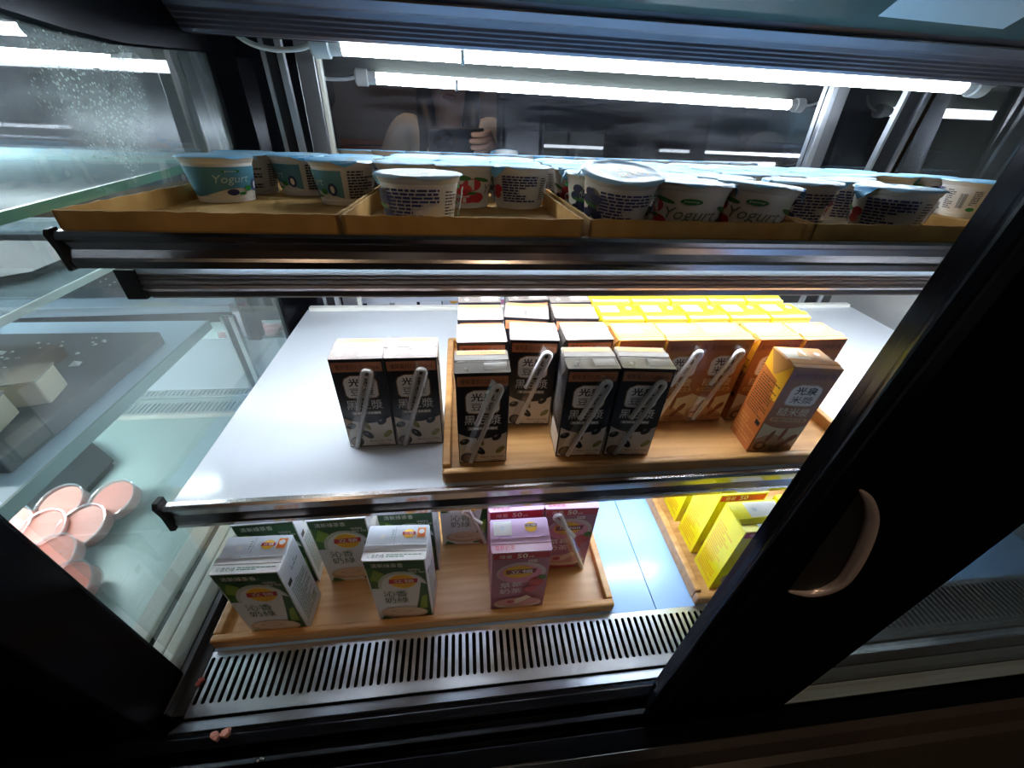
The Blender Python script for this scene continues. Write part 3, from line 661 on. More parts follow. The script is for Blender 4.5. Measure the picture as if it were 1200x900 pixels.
# tray by the door frame
put_cup('berry', 0.436, 0.520, -146, 'white blueberry yogurt cup set back from the front of the tray by the door frame')
put_cup('fruit', 0.524, 0.470, -190, 'white yogurt cup with nutrition print at the front of the tray by the door frame')
put_cup('fruit', 0.531, 0.560, -150, 'yogurt cup just behind the front cup of the tray by the door frame')
for r in (2, 3, 4):
    for c in range(3): grid_cup(3, r, c, rg.choice(('berry', 'fruit')), rg.choice((-140, 60, 10)))
grid_cup(4, 2, 2, 'fruit', 77); grid_cup(4, 3, 1, 'berry', 30); grid_cup(4, 3, 2, 'berry', 30); grid_cup(4, 4, 0, 'fruit', 20); grid_cup(4, 4, 1, 'fruit', 40)
grid_cup(4, 3, 0, 'berry', -120)

# ================================================================== DRINK CARTONS
def faces(W, D, H):
    return {'front': lambda u, v, n: (-W/2+u*W, -D/2-n, v*H), 'back': lambda u, v, n: (W/2-u*W, D/2+n, v*H),
            'right': lambda u, v, n: (W/2+n, -D/2+u*D, v*H), 'left': lambda u, v, n: (-W/2-n, D/2-u*D, v*H),
            'top': lambda u, v, n: (-W/2+u*W, -D/2+v*D, H+n)}
def carton_body(W, D, H, cf, cb, cl, cr, ct):
    m = MB(); x, y = W/2, D/2
    vs = [(-x,-y,0),(x,-y,0),(x,y,0),(-x,y,0),(-x,-y,H),(x,-y,H),(x,y,H),(-x,y,H)]
    for f, c in (((3,2,1,0), cf), ((4,5,6,7), ct), ((0,1,5,4), cf), ((1,2,6,5), cr), ((2,3,7,6), cb), ((3,0,4,7), cl)):
        i = m.m(c)
        if not m.v: m.v += vs
        m.f.append(list(f)); m.mi.append(i)
    return m
def weld_build(m, name, parent=None):
    return m.build(name, parent, loc=(0, 0, 0) if parent is None else None, bevel=0.0011)
def seam(e, W, D, H, mt, y=0.0, tilt=1):
    """the folded seam lying across the top and the two ears glued to the sides"""
    m = MB(); m.prism([(y-0.006, H+0.0002), (y-0.0055, H+0.0012), (y+0.003, H+0.0022), (y+0.0045, H+0.0002)], 'x', -W/2-0.0006, W/2+0.0006, mt); m.build('top_seam', e, bevel=0.0003)
    for s in (-1, 1):
        m = MB(); x = s*W/2
        a, b = sorted((x, x+s*0.0011))
        m.prism([(-D/2+0.002, H-0.0005), (D/2-0.002, H-0.0005), (0.002, H-0.027), (-0.002, H-0.027)], 'x', a, b, mt); m.build('corner_flap', e)
STRAW = film('straw_plastic', '#f6f2f0', 0.88, 0.2, 0.10); SLEEVE = film('straw_sleeve_film', '#ffffff', 0.10, 0.1, 0.16)
def straw(e, W, D, H, base, topp, arm, r=0.0031):
    y = -D/2-0.0042
    def q(u, v): return Vector((-W/2+u*W, y, v*H))
    b, t, a = q(*base), q(*topp), q(*arm)
    d1 = (t-b).normalized(); d2 = (t-a).normalized(); side = Vector((d1.z, 0, -d1.x)); wv = 0.0052
    t2 = t - side*wv*2*1.0
    pts = [b, b+(t-b)*0.5, t-d1*0.004]
    for k in range(1, 8):
        an = PI*k/8; c = (t+t2)/2
        pts.append(c - d1*0.004 + side*wv*math.cos(an) + d1*wv*1.15*math.sin(an))
    pts += [t2-d1*0.004, a+(t2-a)*0.5, a]
    m = MB(); m.tube(pts, r, STRAW, 10); s = m.build('straw', e, smooth=True); s['label'] = 'bent clear white straw'
    m = MB(); wd = 0.0105; mid = -side*wv
    e0, e1 = b+mid*0.6-d1*0.003, t+mid+d1*0.008
    vs = []
    for c, zz in ((e0, 0), (e1, 0)):
        for sd in (-1, -0.5, 0.5, 1): vs.append((c.x+side.x*wd*sd, -D/2-0.0006-(0.0068 if abs(sd) < 0.9 else 0), c.z+side.z*wd*sd))
    m.add(vs, [(0, 1, 5, 4), (1, 2, 6, 5), (2, 3, 7, 6)], SLEEVE); m.build('straw_sleeve', s)
CW, CD, CHH = 0.0645, 0.051, 0.149
C_BLK = mat('carton_black', '#17161c', 0.32); C_GRYTOP = mat('carton_grey_top', '#6f6765', 0.25); C_CREAM = mat('carton_cream', '#dccfc0', 0.4)
I_ORB = ink('#b0714c'); I_SHD = ink('#f3eeea'); I_SHE = ink('#8a6138'); I_BK = ink('#141216'); I_OLV = ink('#7d7a35'); I_BEAN = ink('#14161c'); I_GREY = ink('#8d8784'); I_ORT = ink('#7a4a26'); I_PALE = ink('#f0ece6')
def shield(A, x0, x1, y0, y1, edge, fillm):
    def pts(g): 
        a, b, c, d = x0-g, x1+g, y0-g*0.43, y1+g*0.43; w = b-a; h = d-c
        return [(a+w*0.08, c), (a+w*0.30, c-h*0.03), (a+w*0.70, c-h*0.03), (b-w*0.08, c), (b-w*0.01, c+h*0.12), (b, d-h*0.28), (b-w*0.06, d-h*0.12), (b-w*0.25, d), (a+w*0.25, d), (a+w*0.06, d-h*0.12), (a, d-h*0.28), (a+w*0.01, c+h*0.12)]
    A.poly(pts(0.02), edge); A.poly(pts(0.0), fillm)
def black_carton(st):
    m = carton_body(CW, CD, CHH, C_BLK, C_BLK, C_BLK, C_BLK, C_GRYTOP); F = faces(CW, CD, CHH)
    A = Art(m, F['front'])
    A.rect(0.03, 0.872, 0.97, 0.968, I_ORB); A.text('優質蛋白3.2%/100mL', 0.09, 0.895, 0.92, 0.945, I_BK)
    shield(A, 0.18, 0.82, 0.60, 0.83, I_SHE, I_SHD)
    A.text('光泉', 0.27, 0.72, 0.74, 0.805, I_BK, 0.02); A.text('豆漿', 0.27, 0.622, 0.74, 0.705, I_BK)
    A.text('黑豆漿', 0.14, 0.468, 0.86, 0.575, I_PALE)
    A.rect(0.2, 0.405, 0.8, 0.445, I_GREY); A.lines(0.24, 0.412, 0.78, 0.438, 1, I_PALE, 0.8, 4, 8)
    A.strip(0.02, 0.98, lambda u: 0.02, lambda u: 0.305+0.075*(2*u-1)**2*1.0+0.0*u, C_CREAM, 20)
    for (u, v, a, b, c, r) in ((0.13, 0.275, 0.105, 0.035, I_BEAN, 0.1), (0.45, 0.275, 0.085, 0.036, I_OLV, -0.5), (0.78, 0.325, 0.10, 0.042, I_BEAN, 0.2), (0.44, 0.165, 0.11, 0.043, I_BEAN, -0.3), (0.86, 0.17, 0.10, 0.034, I_OLV, 0.3)):
        A.ell(u, v, a, b, c, r); A.ell(u-0.02, v+0.012, a*0.35, b*0.25, I_GREY, r)
    A.ell(0.18, 0.085, 0.145, 0.062, ink('#3b2d2a')); A.ell(0.18, 0.085, 0.10, 0.042, ink('#6a5648'))
    A.text('Black Soy Milk', 0.45, 0.07, 0.94, 0.098, I_ORT); A.text('200mL', 0.62, 0.03, 0.9, 0.056, I_ORT)
    T = Art(m, F['top']); T.rect(0.03, 0.80, 0.97, 0.97, ink('#c98a55')); T.text('內附吸管 請安心飲用', 0.2, 0.85, 0.8, 0.92, I_ORT)
    T.rect(0.53, 0.13, 0.96, 0.42, ink('#c9c6c6')); T.ell(0.19, 0.2, 0.055, 0.07, I_PALE); T.rect(0.03, 0.45, 0.97, 0.49, ink('#9a9492')); T.rect(0.48, 0.05, 0.5, 0.78, ink('#544d4b'))
    for s in ('left', 'right'):
        S = Art(m, F[s]); S.rect(0.05, 0.02, 0.95, 0.26, C_CREAM); S.lines(0.1, 0.32, 0.9, 0.78, 14, I_GREY, 0.4, 3, 10)
    B = Art(m, F['back']); B.rect(0.03, 0.872, 0.97, 0.968, I_ORB); B.text('黑豆漿', 0.14, 0.468, 0.86, 0.575, I_PALE); B.rect(0.03, 0.02, 0.97, 0.3, C_CREAM)
    o = weld_build(m, 'drink_carton'); seam(o, CW, CD, CHH, C_GRYTOP, 0.006)
    if st == 1: straw(o, CW, CD, CHH, (0.24, 0.04), (0.86, 0.865), (0.37, 0.49))
    elif st == 2: straw(o, CW, CD, CHH, (0.16, 0.035), (0.78, 0.88), (0.36, 0.48))
    return o
C_BRN = mat('carton_caramel', '#a8662c', 0.35); C_BRT = mat('carton_caramel_top', '#bd8448', 0.28); C_ORS = mat('carton_orange_side', '#a35a2a', 0.35); I_CRM = ink('#e8dcc0'); I_ALM = ink('#8a4a25'); I_GLD = ink('#e6cf9a'); I_DKB = ink('#47250f'); I_YEL = ink('#e0a62a')
def brown_carton(st):
    m = carton_body(CW, CD, CHH, C_BRN, C_BRN, C_ORS, C_ORS, C_BRT); F = faces(CW, CD, CHH)
    A = Art(m, F['front'])
    A.rect(0.02, 0.875, 0.98, 0.975, mat('carton_caramel_dark', '#9c5a33', 0.35)); A.text('富含0.5份堅果種子類', 0.09, 0.895, 0.93, 0.945, I_DKB)
    shield(A, 0.20, 0.84, 0.60, 0.82, ink('#c79c63'), I_SHD)
    A.text('光泉', 0.29, 0.715, 0.76, 0.80, I_BK, 0.02); A.text('米漿', 0.29, 0.62, 0.76, 0.70, I_BK)
    A.text('糙米漿', 0.16, 0.468, 0.86, 0.565, I_GLD)
    A.poly([(0.12, 0.40), (0.88, 0.40), (0.92, 0.425), (0.88, 0.45), (0.12, 0.45), (0.08, 0.425)], ink('#cf9a4e')); A.text('好濃好燒花生香', 0.14, 0.407, 0.86, 0.443, I_DKB)
    A.strip(0.02, 0.98, lambda u: 0.02, lambda u: 0.32+0.06*(2*u-1)**2, ink('#d9c79f'), 20)
    A.strip(0.02, 0.98, lambda u: 0.02, lambda u: 0.16+0.08*math.sin(u*4.2), ink('#b98a5a'), 20)
    for (u, v, a, b, r) in ((0.32, 0.21, 0.10, 0.045, 0.9), (0.58, 0.255, 0.09, 0.045, 1.2), (0.82, 0.20, 0.11, 0.04, 0.4), (0.68, 0.12, 0.10, 0.034, 0.3)): A.ell(u, v, a, b, I_ALM, r)
    A.ell(0.20, 0.09, 0.14, 0.06, ink('#7a4a2a')); A.ell(0.20, 0.09, 0.07, 0.032, ink('#c99662'))
    A.lines(0.46, 0.035, 0.95, 0.10, 3, I_ORT, 0.5, 2, 9)
    T = Art(m, F['top']); T.rect(0.05, 0.42, 0.55, 0.93, ink('#d8cfc6')); T.ell(0.80, 0.70, 0.06, 0.08, I_PALE); T.rect(0.02, 0.04, 0.98, 0.26, ink('#c98c52')); T.poly([(0.3, 0.5), (0.42, 0.85), (0.5, 0.55), (0.62, 0.9), (0.62, 0.45)], ink('#c9a06a')); T.rect(0.02, 0.30, 0.98, 0.34, ink('#d9b384'))
    for s in ('left', 'right'):
        S = Art(m, F[s]); S.poly([(0.02, 0.98), (0.98, 0.98), (0.98, 0.62), (0.8, 0.6), (0.7, 0.78), (0.02, 0.82)] if s == 'left' else [(0.02, 0.98), (0.98, 0.98), (0.98, 0.8), (0.02, 0.75)], I_YEL)
        S.lines(0.1, 0.36, 0.92, 0.76, 15, I_DKB, 0.45, 3, 12); S.lines(0.1, 0.06, 0.9, 0.30, 6, ink('#b9783f'), 0.5, 5, 6); S.rect(0.74, 0.30, 0.93, 0.35, I_BK)
    o = weld_build(m, 'drink_carton'); seam(o, CW, CD, CHH, C_BRT, -0.012)
    if st: straw(o, CW, CD, CHH, (0.26, 0.045), (0.82, 0.87), (0.34, 0.50))
    return o
C_YEL = mat('carton_yellow', '#d8c80e', 0.3); C_YLT = mat('carton_yellow_top', '#dfd21c', 0.28); C_YOR = mat('carton_orange_front', '#cf7a2c', 0.35)
def yellow_carton():
    m = carton_body(CW, CD, CHH, C_YOR, C_YOR, C_YEL, C_YEL, C_YLT); F = faces(CW, CD, CHH)
    A = Art(m, F['front']); A.rect(0.03, 0.88, 0.97, 0.965, ink('#d9b25a')); A.lines(0.1, 0.9, 0.9, 0.945, 1, I_ORT, 0.7, 2, 10); shield(A, 0.2, 0.82, 0.6, 0.82, ink('#c79c63'), I_SHD); A.rect(0.04, 0.03, 0.96, 0.32, I_CRM)
    T = Art(m, F['top']); T.rect(0.03, 0.04, 0.97, 0.28, ink('#e9d9a0')); T.lines(0.2, 0.12, 0.8, 0.2, 1, I_ORT, 0.7, 5, 14); T.rect(0.08, 0.5, 0.52, 0.92, ink('#e6e4da')); T.ell(0.80, 0.74, 0.07, 0.10, I_PALE); T.rect(0.03, 0.30, 0.97, 0.34, ink('#bfae12'))
    o = weld_build(m, 'drink_carton'); seam(o, CW, CD, CHH, C_YLT, -0.010)
    return o
G_CART = 'soy and rice milk cartons on the middle shelf'
PK = {}
def place(key, maker, x, y, z, rz, label, group, name='drink_carton'):
    if key not in PK: PK[key] = maker(); o = PK[key]
    else: o = copy_tree(PK[key])
    o.location = P(x, y, z); o.rotation_euler = (0, 0, math.radians(rz))
    return tag(o, label, 'drink carton', group)
def soy(st, x, yf, rz, label, z=-0.41): return place('b%d' % st, lambda: black_carton(st), x, yf+CD/2, z, rz, label, G_CART)
def rice(st, x, yf, rz, label): return place('r%d' % st, lambda: brown_carton(st), x, yf+CD/2, -0.41, rz, label, G_CART)
def yel(x, yf, label): return place('y', yellow_carton, x, yf+CD/2, -0.41, random.uniform(-1, 1), label, G_CART)
soy(2, -0.137, 0.430, 0.5, 'black soy milk carton on the bare white shelf, the one farther from the tray', -0.418)
soy(2, -0.0705, 0.430, 0.5, 'black soy milk carton on the bare white shelf, the one next to the tray', -0.418)
soy(1, 0.018, 0.381, 0, 'black soy milk carton with straw, front of the tray at its wooden end')
soy(1, 0.0205, 0.452, 0, 'black soy milk carton second in the file at the wooden end of the tray')
soy(1, 0.0215, 0.516, 0, 'black soy milk carton third in the file at the wooden end of the tray')
soy(1, 0.0225, 0.575, 0, 'black soy milk carton last in the file at the wooden end of the tray')
soy(1, 0.093, 0.455, -4, 'black soy milk carton with straw standing set back between two front cartons')
soy(1, 0.092, 0.520, -8, 'black soy milk carton behind the set back one, its top turned a little')
soy(1, 0.100, 0.582, 3, 'black soy milk carton with yellow printed rim showing at the back of its file')
soy(1, 0.154, 0.384, -2, 'black soy milk carton with straw at the tray front, middle of the three')
soy(1, 0.167, 0.454, 0, 'black soy milk carton behind the middle one of the three front black cartons')
soy(1, 0.165, 0.517, -2, 'black soy milk carton next to the yellow cartons, third in its file')
soy(1, 0.168, 0.574, 1, 'black soy milk carton in the far row next to the yellow cartons')
soy(1, 0.224, 0.381, -5, 'black soy milk carton with straw at the tray front beside the brown cartons')
rice(0, 0.240, 0.450, 0, 'brown rice milk carton mostly hidden behind a leaning black front carton')
rice(1, 0.308, 0.448, 0, 'brown rice milk carton with straw just behind the last black front carton')
rice(1, 0.371, 0.448, -1, 'brown rice milk carton with straw showing its whole front in mid tray')
rice(0, 0.444, 0.446, 0, 'brown rice milk carton hidden behind the turned brown front carton')
rice(0, 0.5125, 0.444, 1, 'brown rice milk carton at the far end of its row nearest the door frame')
rice(0, 0.4405, 0.373, -5, 'brown rice milk carton without straw at the tray front by the door frame').rotation_euler.y = math.radians(2.0)
ON = ['first', 'second', 'third', 'fourth', 'fifth']
for i in range(5): yel(0.2345+0.0685*i, 0.512, 'yellow topped carton, %s from the black cartons in the nearer yellow row' % ON[i])
for i in range(5): yel(0.235+0.0675*i, 0.574, 'yellow topped carton, %s from the black cartons in the farther yellow row' % ON[i])

# ------------------------------------------------------------------ milk tea cartons on the case floor
TW, TD, TH = 0.079, 0.051, 0.158
C_WHT = mat('carton_white', '#dfe2e6', 0.32); C_GRN = mat('carton_green', '#1f4f2c', 0.35); I_DG = ink('#1d5a3a'); I_LY = ink('#e8b022'); I_LR = ink('#b5202c'); I_OR = ink('#e07a1e'); I_TEA = ink('#c9a98f'); I_TEA2 = ink('#d9c3ad'); I_LF = ink('#7d9a35'); I_LF2 = ink('#3f6f2c'); I_GTX = ink('#5d8f7e')
def tea_common(m, F, small, textcol):
    T = Art(m, F['top']); T.rect(0.03, 0.30, 0.97, 0.33, ink('#c2c4c8')); T.ell(0.25, 0.66, 0.05, 0.07, I_PALE)
    return T
def green_carton(st):
    m = carton_body(TW, TD, TH, C_WHT, C_WHT, C_WHT, C_WHT, C_WHT); F = faces(TW, TD, TH); A = Art(m, F['front'])
    A.rect(0.02, 0.56, 0.98, 0.985, C_GRN); A.poly([(0.02, 0.62), (0.02, 0.88), (0.2, 0.86), (0.35, 0.7), (0.3, 0.56), (0.1, 0.56)], I_LF2); A.poly([(0.03, 0.70), (0.14, 0.86), (0.3, 0.8), (0.24, 0.66)], I_LF)
    A.ell(0.56, 0.60, 0.42, 0.235, ink('#b9c2bb')); A.ell(0.58, 0.585, 0.385, 0.215, C_WHT)
    A.rect(0.02, 0.02, 0.98, 0.56, C_WHT); A.poly([(0.66, 0.02), (0.98, 0.02), (0.98, 0.62), (0.88, 0.66), (0.80, 0.4)], C_GRN); A.poly([(0.78, 0.2), (0.92, 0.2), (0.95, 0.45), (0.86, 0.42)], I_LF)
    A.rect(0.02, 0.888, 0.98, 0.985, C_GRN); A.text('清新綠茶香', 0.12, 0.905, 0.64, 0.965, I_PALE)
    A.text('GREEN', 0.70, 0.852, 0.90, 0.878, I_PALE); A.text('MILK TEA', 0.72, 0.815, 0.97, 0.842, I_PALE)
    A.ell(0.58, 0.685, 0.23, 0.115, ink('#f0d98c')); A.ell(0.58, 0.685, 0.215, 0.105, I_LY)
    A.poly([(0.34, 0.655), (0.82, 0.665), (0.84, 0.735), (0.36, 0.722)], I_LR); A.text('立頓', 0.42, 0.668, 0.77, 0.722, I_PALE)
    A.text('沁香', 0.20, 0.435, 0.62, 0.535, I_DG); A.text('奶綠', 0.20, 0.325, 0.62, 0.425, I_DG)
    A.ell(0.5, 0.15, 0.42, 0.10, I_TEA); A.ell(0.5, 0.17, 0.38, 0.075, I_TEA2); A.ell(0.46, 0.175, 0.2, 0.032, I_TEA); A.ell(0.46, 0.18, 0.14, 0.018, I_TEA2)
    A.poly([(0.05, 0.02), (0.3, 0.02), (0.2, 0.06), (0.1, 0.09)], I_LF2); A.ell(0.88, 0.055, 0.09, 0.04, ink('#6b2a2a'))
    T = tea_common(m, F, 0, 0)
    T.text('沁香奶綠', 0.06, 0.06, 0.34, 0.17, I_DG); T.lines(0.37, 0.07, 0.94, 0.17, 2, I_GTX, 0.5, 3, 12)
    T.ell(0.68, 0.74, 0.10, 0.13, I_LY); T.rect(0.57, 0.70, 0.79, 0.79, I_LR); T.text('立頓', 0.60, 0.71, 0.76, 0.78, I_PALE); T.rect(0.82, 0.62, 0.96, 0.90, I_OR); T.ell(0.89, 0.79, 0.05, 0.07, I_PALE); T.text('TOP', 0.84, 0.64, 0.94, 0.69, I_LR)
    T.text('202702', 0.1, 0.38, 0.34, 0.43, I_ORT); T.text('21:12', 0.45, 0.38, 0.62, 0.43, I_ORT); T.rect(0.45, 0.5, 0.462, 0.95, ink('#b9bdc2')); T.lines(0.40, 0.6, 0.43, 0.85, 4, I_GTX, 0.5, 2, 3)
    for s in ('left', 'right'):
        S = Art(m, F[s]); S.lines(0.12, 0.10, 0.88, 0.66, 18, I_GTX, 0.5, 6, 14); S.rect(0.1, 0.70, 0.28, 0.76, I_BK); S.rect(0.55, 0.16, 0.85, 0.24, I_PALE); S.bars(0.57, 0.17, 0.83, 0.23, 12, I_DG); S.lines(0.4, 0.78, 0.8, 0.86, 2, I_GTX, 0.4, 9, 4)
    B = Art(m, F['back']); B.rect(0.02, 0.888, 0.98, 0.985, C_GRN); B.ell(0.5, 0.685, 0.23, 0.11, I_LY); B.rect(0.28, 0.65, 0.72, 0.72, I_LR); B.text('立頓', 0.34, 0.66, 0.66, 0.71, I_PALE); B.rect(0.02, 0.02, 0.98, 0.2, I_LF)
    o = weld_build(m, 'drink_carton'); seam(o, TW, TD, TH, C_WHT, -0.008)
    if st: straw(o, TW, TD, TH, (0.93, 0.05), (0.60, 0.62), (0.85, 0.4))
    return o
C_PNK = mat('carton_pink', '#a8677f', 0.33); C_PKT = mat('carton_pink_top', '#d8b4d2', 0.3); I_RD = ink('#c02a3c'); I_PK2 = ink('#d98aa8'); I_STB = ink('#b03a48')
def pink_carton(st, latin):
    m = carton_body(TW, TD, TH, C_PNK, C_PNK, C_PNK, C_PNK, C_PKT); F = faces(TW, TD, TH); A = Art(m, F['front'])
    A.rect(0.02, 0.90, 0.98, 0.985, I_RD); A.text('增量', 0.12, 0.915, 0.34, 0.968, I_PALE); A.text('50', 0.42, 0.912, 0.60, 0.978, I_PALE, 0.02); A.text('mL', 0.62, 0.915, 0.72, 0.945, I_PALE)
    A.lines(0.62, 0.84, 0.94, 0.885, 2, I_PALE, 0.5, 5, 8)
    A.ell(0.52, 0.68, 0.44, 0.17, ink('#cdb7b9')); A.ell(0.5, 0.665, 0.39, 0.145, I_PK2)
    A.ell(0.47, 0.70, 0.27, 0.10, I_LY); A.poly([(0.25, 0.665), (0.76, 0.675), (0.79, 0.745), (0.24, 0.735)], ink('#7a1f2a')); A.text('Lipton' if latin else '立頓', 0.32, 0.675, 0.72, 0.735, I_PALE, 0.01)
    A.text('草莓', 0.15, 0.44, 0.55, 0.53, I_PALE); A.text('奶茶', 0.15, 0.335, 0.55, 0.425, I_PALE)
    A.ell(0.80, 0.52, 0.14, 0.08, I_STB); A.ell(0.9, 0.6, 0.08, 0.04, I_LF2); A.ell(0.70, 0.40, 0.12, 0.05, I_STB)
    A.ell(0.5, 0.15, 0.45, 0.10, I_TEA2); A.ell(0.5, 0.18, 0.42, 0.08, ink('#c98f8a')); A.poly([(0.3, 0.16), (0.5, 0.25), (0.66, 0.30), (0.74, 0.26), (0.62, 0.2), (0.5, 0.15)], I_TEA2); A.ell(0.36, 0.19, 0.08, 0.03, I_STB)
    A.rect(0.02, 0.015, 0.98, 0.05, I_RD); A.ell(0.86, 0.06, 0.09, 0.04, ink('#5b2a2a'))
    T = Art(m, F['top']); T.rect(0.04, 0.5, 0.36, 0.94, I_PALE); T.ell(0.20, 0.72, 0.04, 0.06, ink('#c9ced2')); T.ell(0.70, 0.72, 0.11, 0.16, I_LY); T.rect(0.60, 0.72, 0.81, 0.82, ink('#5a3a3a')); T.text('立頓', 0.62, 0.73, 0.79, 0.81, I_PALE)
    T.rect(0.03, 0.30, 0.97, 0.40, ink('#d5d0dc')); T.text('202702', 0.1, 0.42, 0.34, 0.47, I_TXT); T.text('草莓奶茶', 0.05, 0.05, 0.38, 0.2, I_RD)
    for s in ('left', 'right'):
        S = Art(m, F[s]); S.rect(0.03, 0.90, 0.97, 0.985, I_RD); S.rect(0.06, 0.06, 0.94, 0.8, I_PK2); S.lines(0.12, 0.12, 0.88, 0.74, 18, ink('#8a3a52'), 0.5, 6, 14)
    o = weld_build(m, 'drink_carton'); seam(o, TW, TD, TH, C_PKT, -0.008)
    if st: straw(o, TW, TD, TH, (0.95, 0.02), (0.28, 0.94), (0.62, 0.6))
    return o
G_TEA = 'milk tea cartons on the case floor'
def tea(key, mk, x, yf, rz, label): return place(key, mk, x, yf+TD/2, -0.642, rz, label, G_TEA)
gc0 = lambda: green_carton(0); gc1 = lambda: green_carton(1)
tea('g0', gc0, -0.277, 0.2875, -2, 'green milk tea carton at the front corner of its tray, side print showing')
tea('g0', gc0, -0.284, 0.358, 1, 'green milk tea carton behind the front corner one, only its green band showing')
tea('g0', gc0, -0.187, 0.357, 0, 'green milk tea carton whose front shows between two front cartons')
tea('g0', gc0, -0.099, 0.290, -3, 'green milk tea carton at the tray front near the middle of the tray')
tea('g0', gc0, -0.094, 0.362, -1, 'green milk tea carton hidden behind the one at mid front, green rim showing')
tea('g1', gc1, -0.010, 0.406, -2, 'white green tea carton with straw standing set back, cut by the shelf rail')
tea('p0', lambda: pink_carton(0, False), 0.066, 0.288, -1, 'pink strawberry milk tea carton at the front of the bamboo tray')
tea('p0', lambda: pink_carton(0, False), 0.066, 0.352, 0, 'pink strawberry carton right behind the front pink one')
tea('p1', lambda: pink_carton(1, True), 0.149, 0.350, -2, 'pink strawberry carton with a straw across it in the tray corner')
def yellow_tea():
    W, D, H = TW, TD, TH
    C = mat('carton_bright_yellow', '#e3d40c', 0.3)
    m = carton_body(W, D, H, C, C, C, C, C); F = faces(W, D, H); A = Art(m, F['front'])
    A.rect(0.03, 0.90, 0.97, 0.98, I_RD); A.text('增量', 0.12, 0.915, 0.34, 0.968, I_PALE); A.text('50', 0.42, 0.912, 0.6, 0.978, I_PALE, 0.02); A.ell(0.5, 0.68, 0.28, 0.11, I_PALE); A.rect(0.24, 0.65, 0.76, 0.72, I_LR); A.text('立頓', 0.34, 0.66, 0.66, 0.71, I_PALE); A.ell(0.5, 0.2, 0.4, 0.12, I_TEA)
    L = Art(m, F['left']); L.lines(0.10, 0.06, 0.86, 0.80, 20, ink('#d99a18'), 0.5, 6, 16)
    Rr = Art(m, F['right']); Rr.lines(0.10, 0.06, 0.86, 0.80, 20, ink('#d99a18'), 0.5, 6, 16)
    T = Art(m, F['top']); T.rect(0.30, 0.45, 0.97, 0.95, I_PALE); T.ell(0.45, 0.7, 0.05, 0.07, ink('#c9ced2')); T.rect(0.3, 0.1, 0.97, 0.32, I_PALE)
    o = weld_build(m, 'drink_carton'); seam(o, W, D, H, C, -0.008); return o
tea('yt', yellow_tea, 0.4245, 0.292, 0, 'yellow milk tea carton nearest the front of the tray beside the door frame')
tea('yt', yellow_tea, 0.4245, 0.356, 0, 'second yellow milk tea carton from the front, beside the door frame')
tea('yt', yellow_tea, 0.4245, 0.420, 0, 'third yellow milk tea carton from the front, just under the shelf rail')
tea('yt', yellow_tea, 0.510, 0.300, 0, 'yellow milk tea carton in the second file, half covered by the door frame')
# ================================================================== NEIGHBOUR BAY CONTENTS
G_SHELFN = film('frosted_shelf_glass', '#b9d3dc', 0.22, 0.1, 0.10)
def plain_shelf(x0, x1, y0, y1, z, th, mt, edge, label):
    e = empty('glass_shelf', (x0+x1)/2, (y0+y1)/2, z); hx, hy = (x1-x0)/2, (y1-y0)/2
    m = MB(); m.box(-hx, hx-0.004, -hy+0.004, hy, -th, 0, mt); m.build('shelf_panel', e)
    m = MB(); m.box(hx-0.004, hx, -hy, hy, -th-0.001, 0.001, edge); m.build('end_edge', e)
    m = MB(); m.box(-hx, hx-0.004, -hy, -hy+0.004, -th-0.001, 0.001, edge); m.build('front_edge', e)
    return tag(e, label, 'shelf')
plain_shelf(-1.64, -0.565, 0.30, 0.86, -0.43, 0.018, mat('pale_blue_shelf', '#bedaec', 0.2), mat('shelf_edge_teal', '#7f9c9c', 0.3), 'pale blue shelf in the neighbouring case under the grey slab')
plain_shelf(-1.64, -0.415, 0.39, 0.86, -0.105, 0.008, G_SHELFN, mat('green_glass_edge', '#3f7a5a', 0.2), 'upper glass shelf with green edge in the neighbouring case')
m = MB(); m.box(-0.5, 0.43, -0.17, 0.17, 0.0, 0.026, mat('grey_slab', '#5a6062', 0.4, noise='#666d6e', nscale=7)); 
# board stands on the pale blue shelf
o = m.build('serving_board', None, bevel=0.002, loc=(-1.028, 0.59, -0.429))
tag(o, 'dark grey serving board dusted with white crumbs on the pale blue shelf', 'board')
rg = random.Random(3)
m = MB()
for k in range(70):
    x = rg.uniform(-0.95, -0.66); y = rg.uniform(0.55, 0.74); s = rg.uniform(0.001, 0.0035)*(2.2 if k % 9 == 0 else 1)
    m.add([(x-s, y-s, -0.403), (x+s, y-s*0.7, -0.403), (x+s*0.6, y+s, -0.403), (x-s*0.9, y+s*0.6, -0.403), (x, y, -0.403+s*0.9)], [(0, 1, 4), (1, 2, 4), (2, 3, 4), (3, 0, 4), (3, 2, 1, 0)], mat('crumb_white', '#dfe6e4', 0.7))
o = m.build('crumbs'); o['kind'] = 'stuff'; o['label'] = 'white crumbs scattered on the dark grey serving board'; o['category'] = 'crumbs'
M_TOFU = mat('white_cheese', '#d8cfbd', 0.5, noise='#cfc3ab', nscale=12)
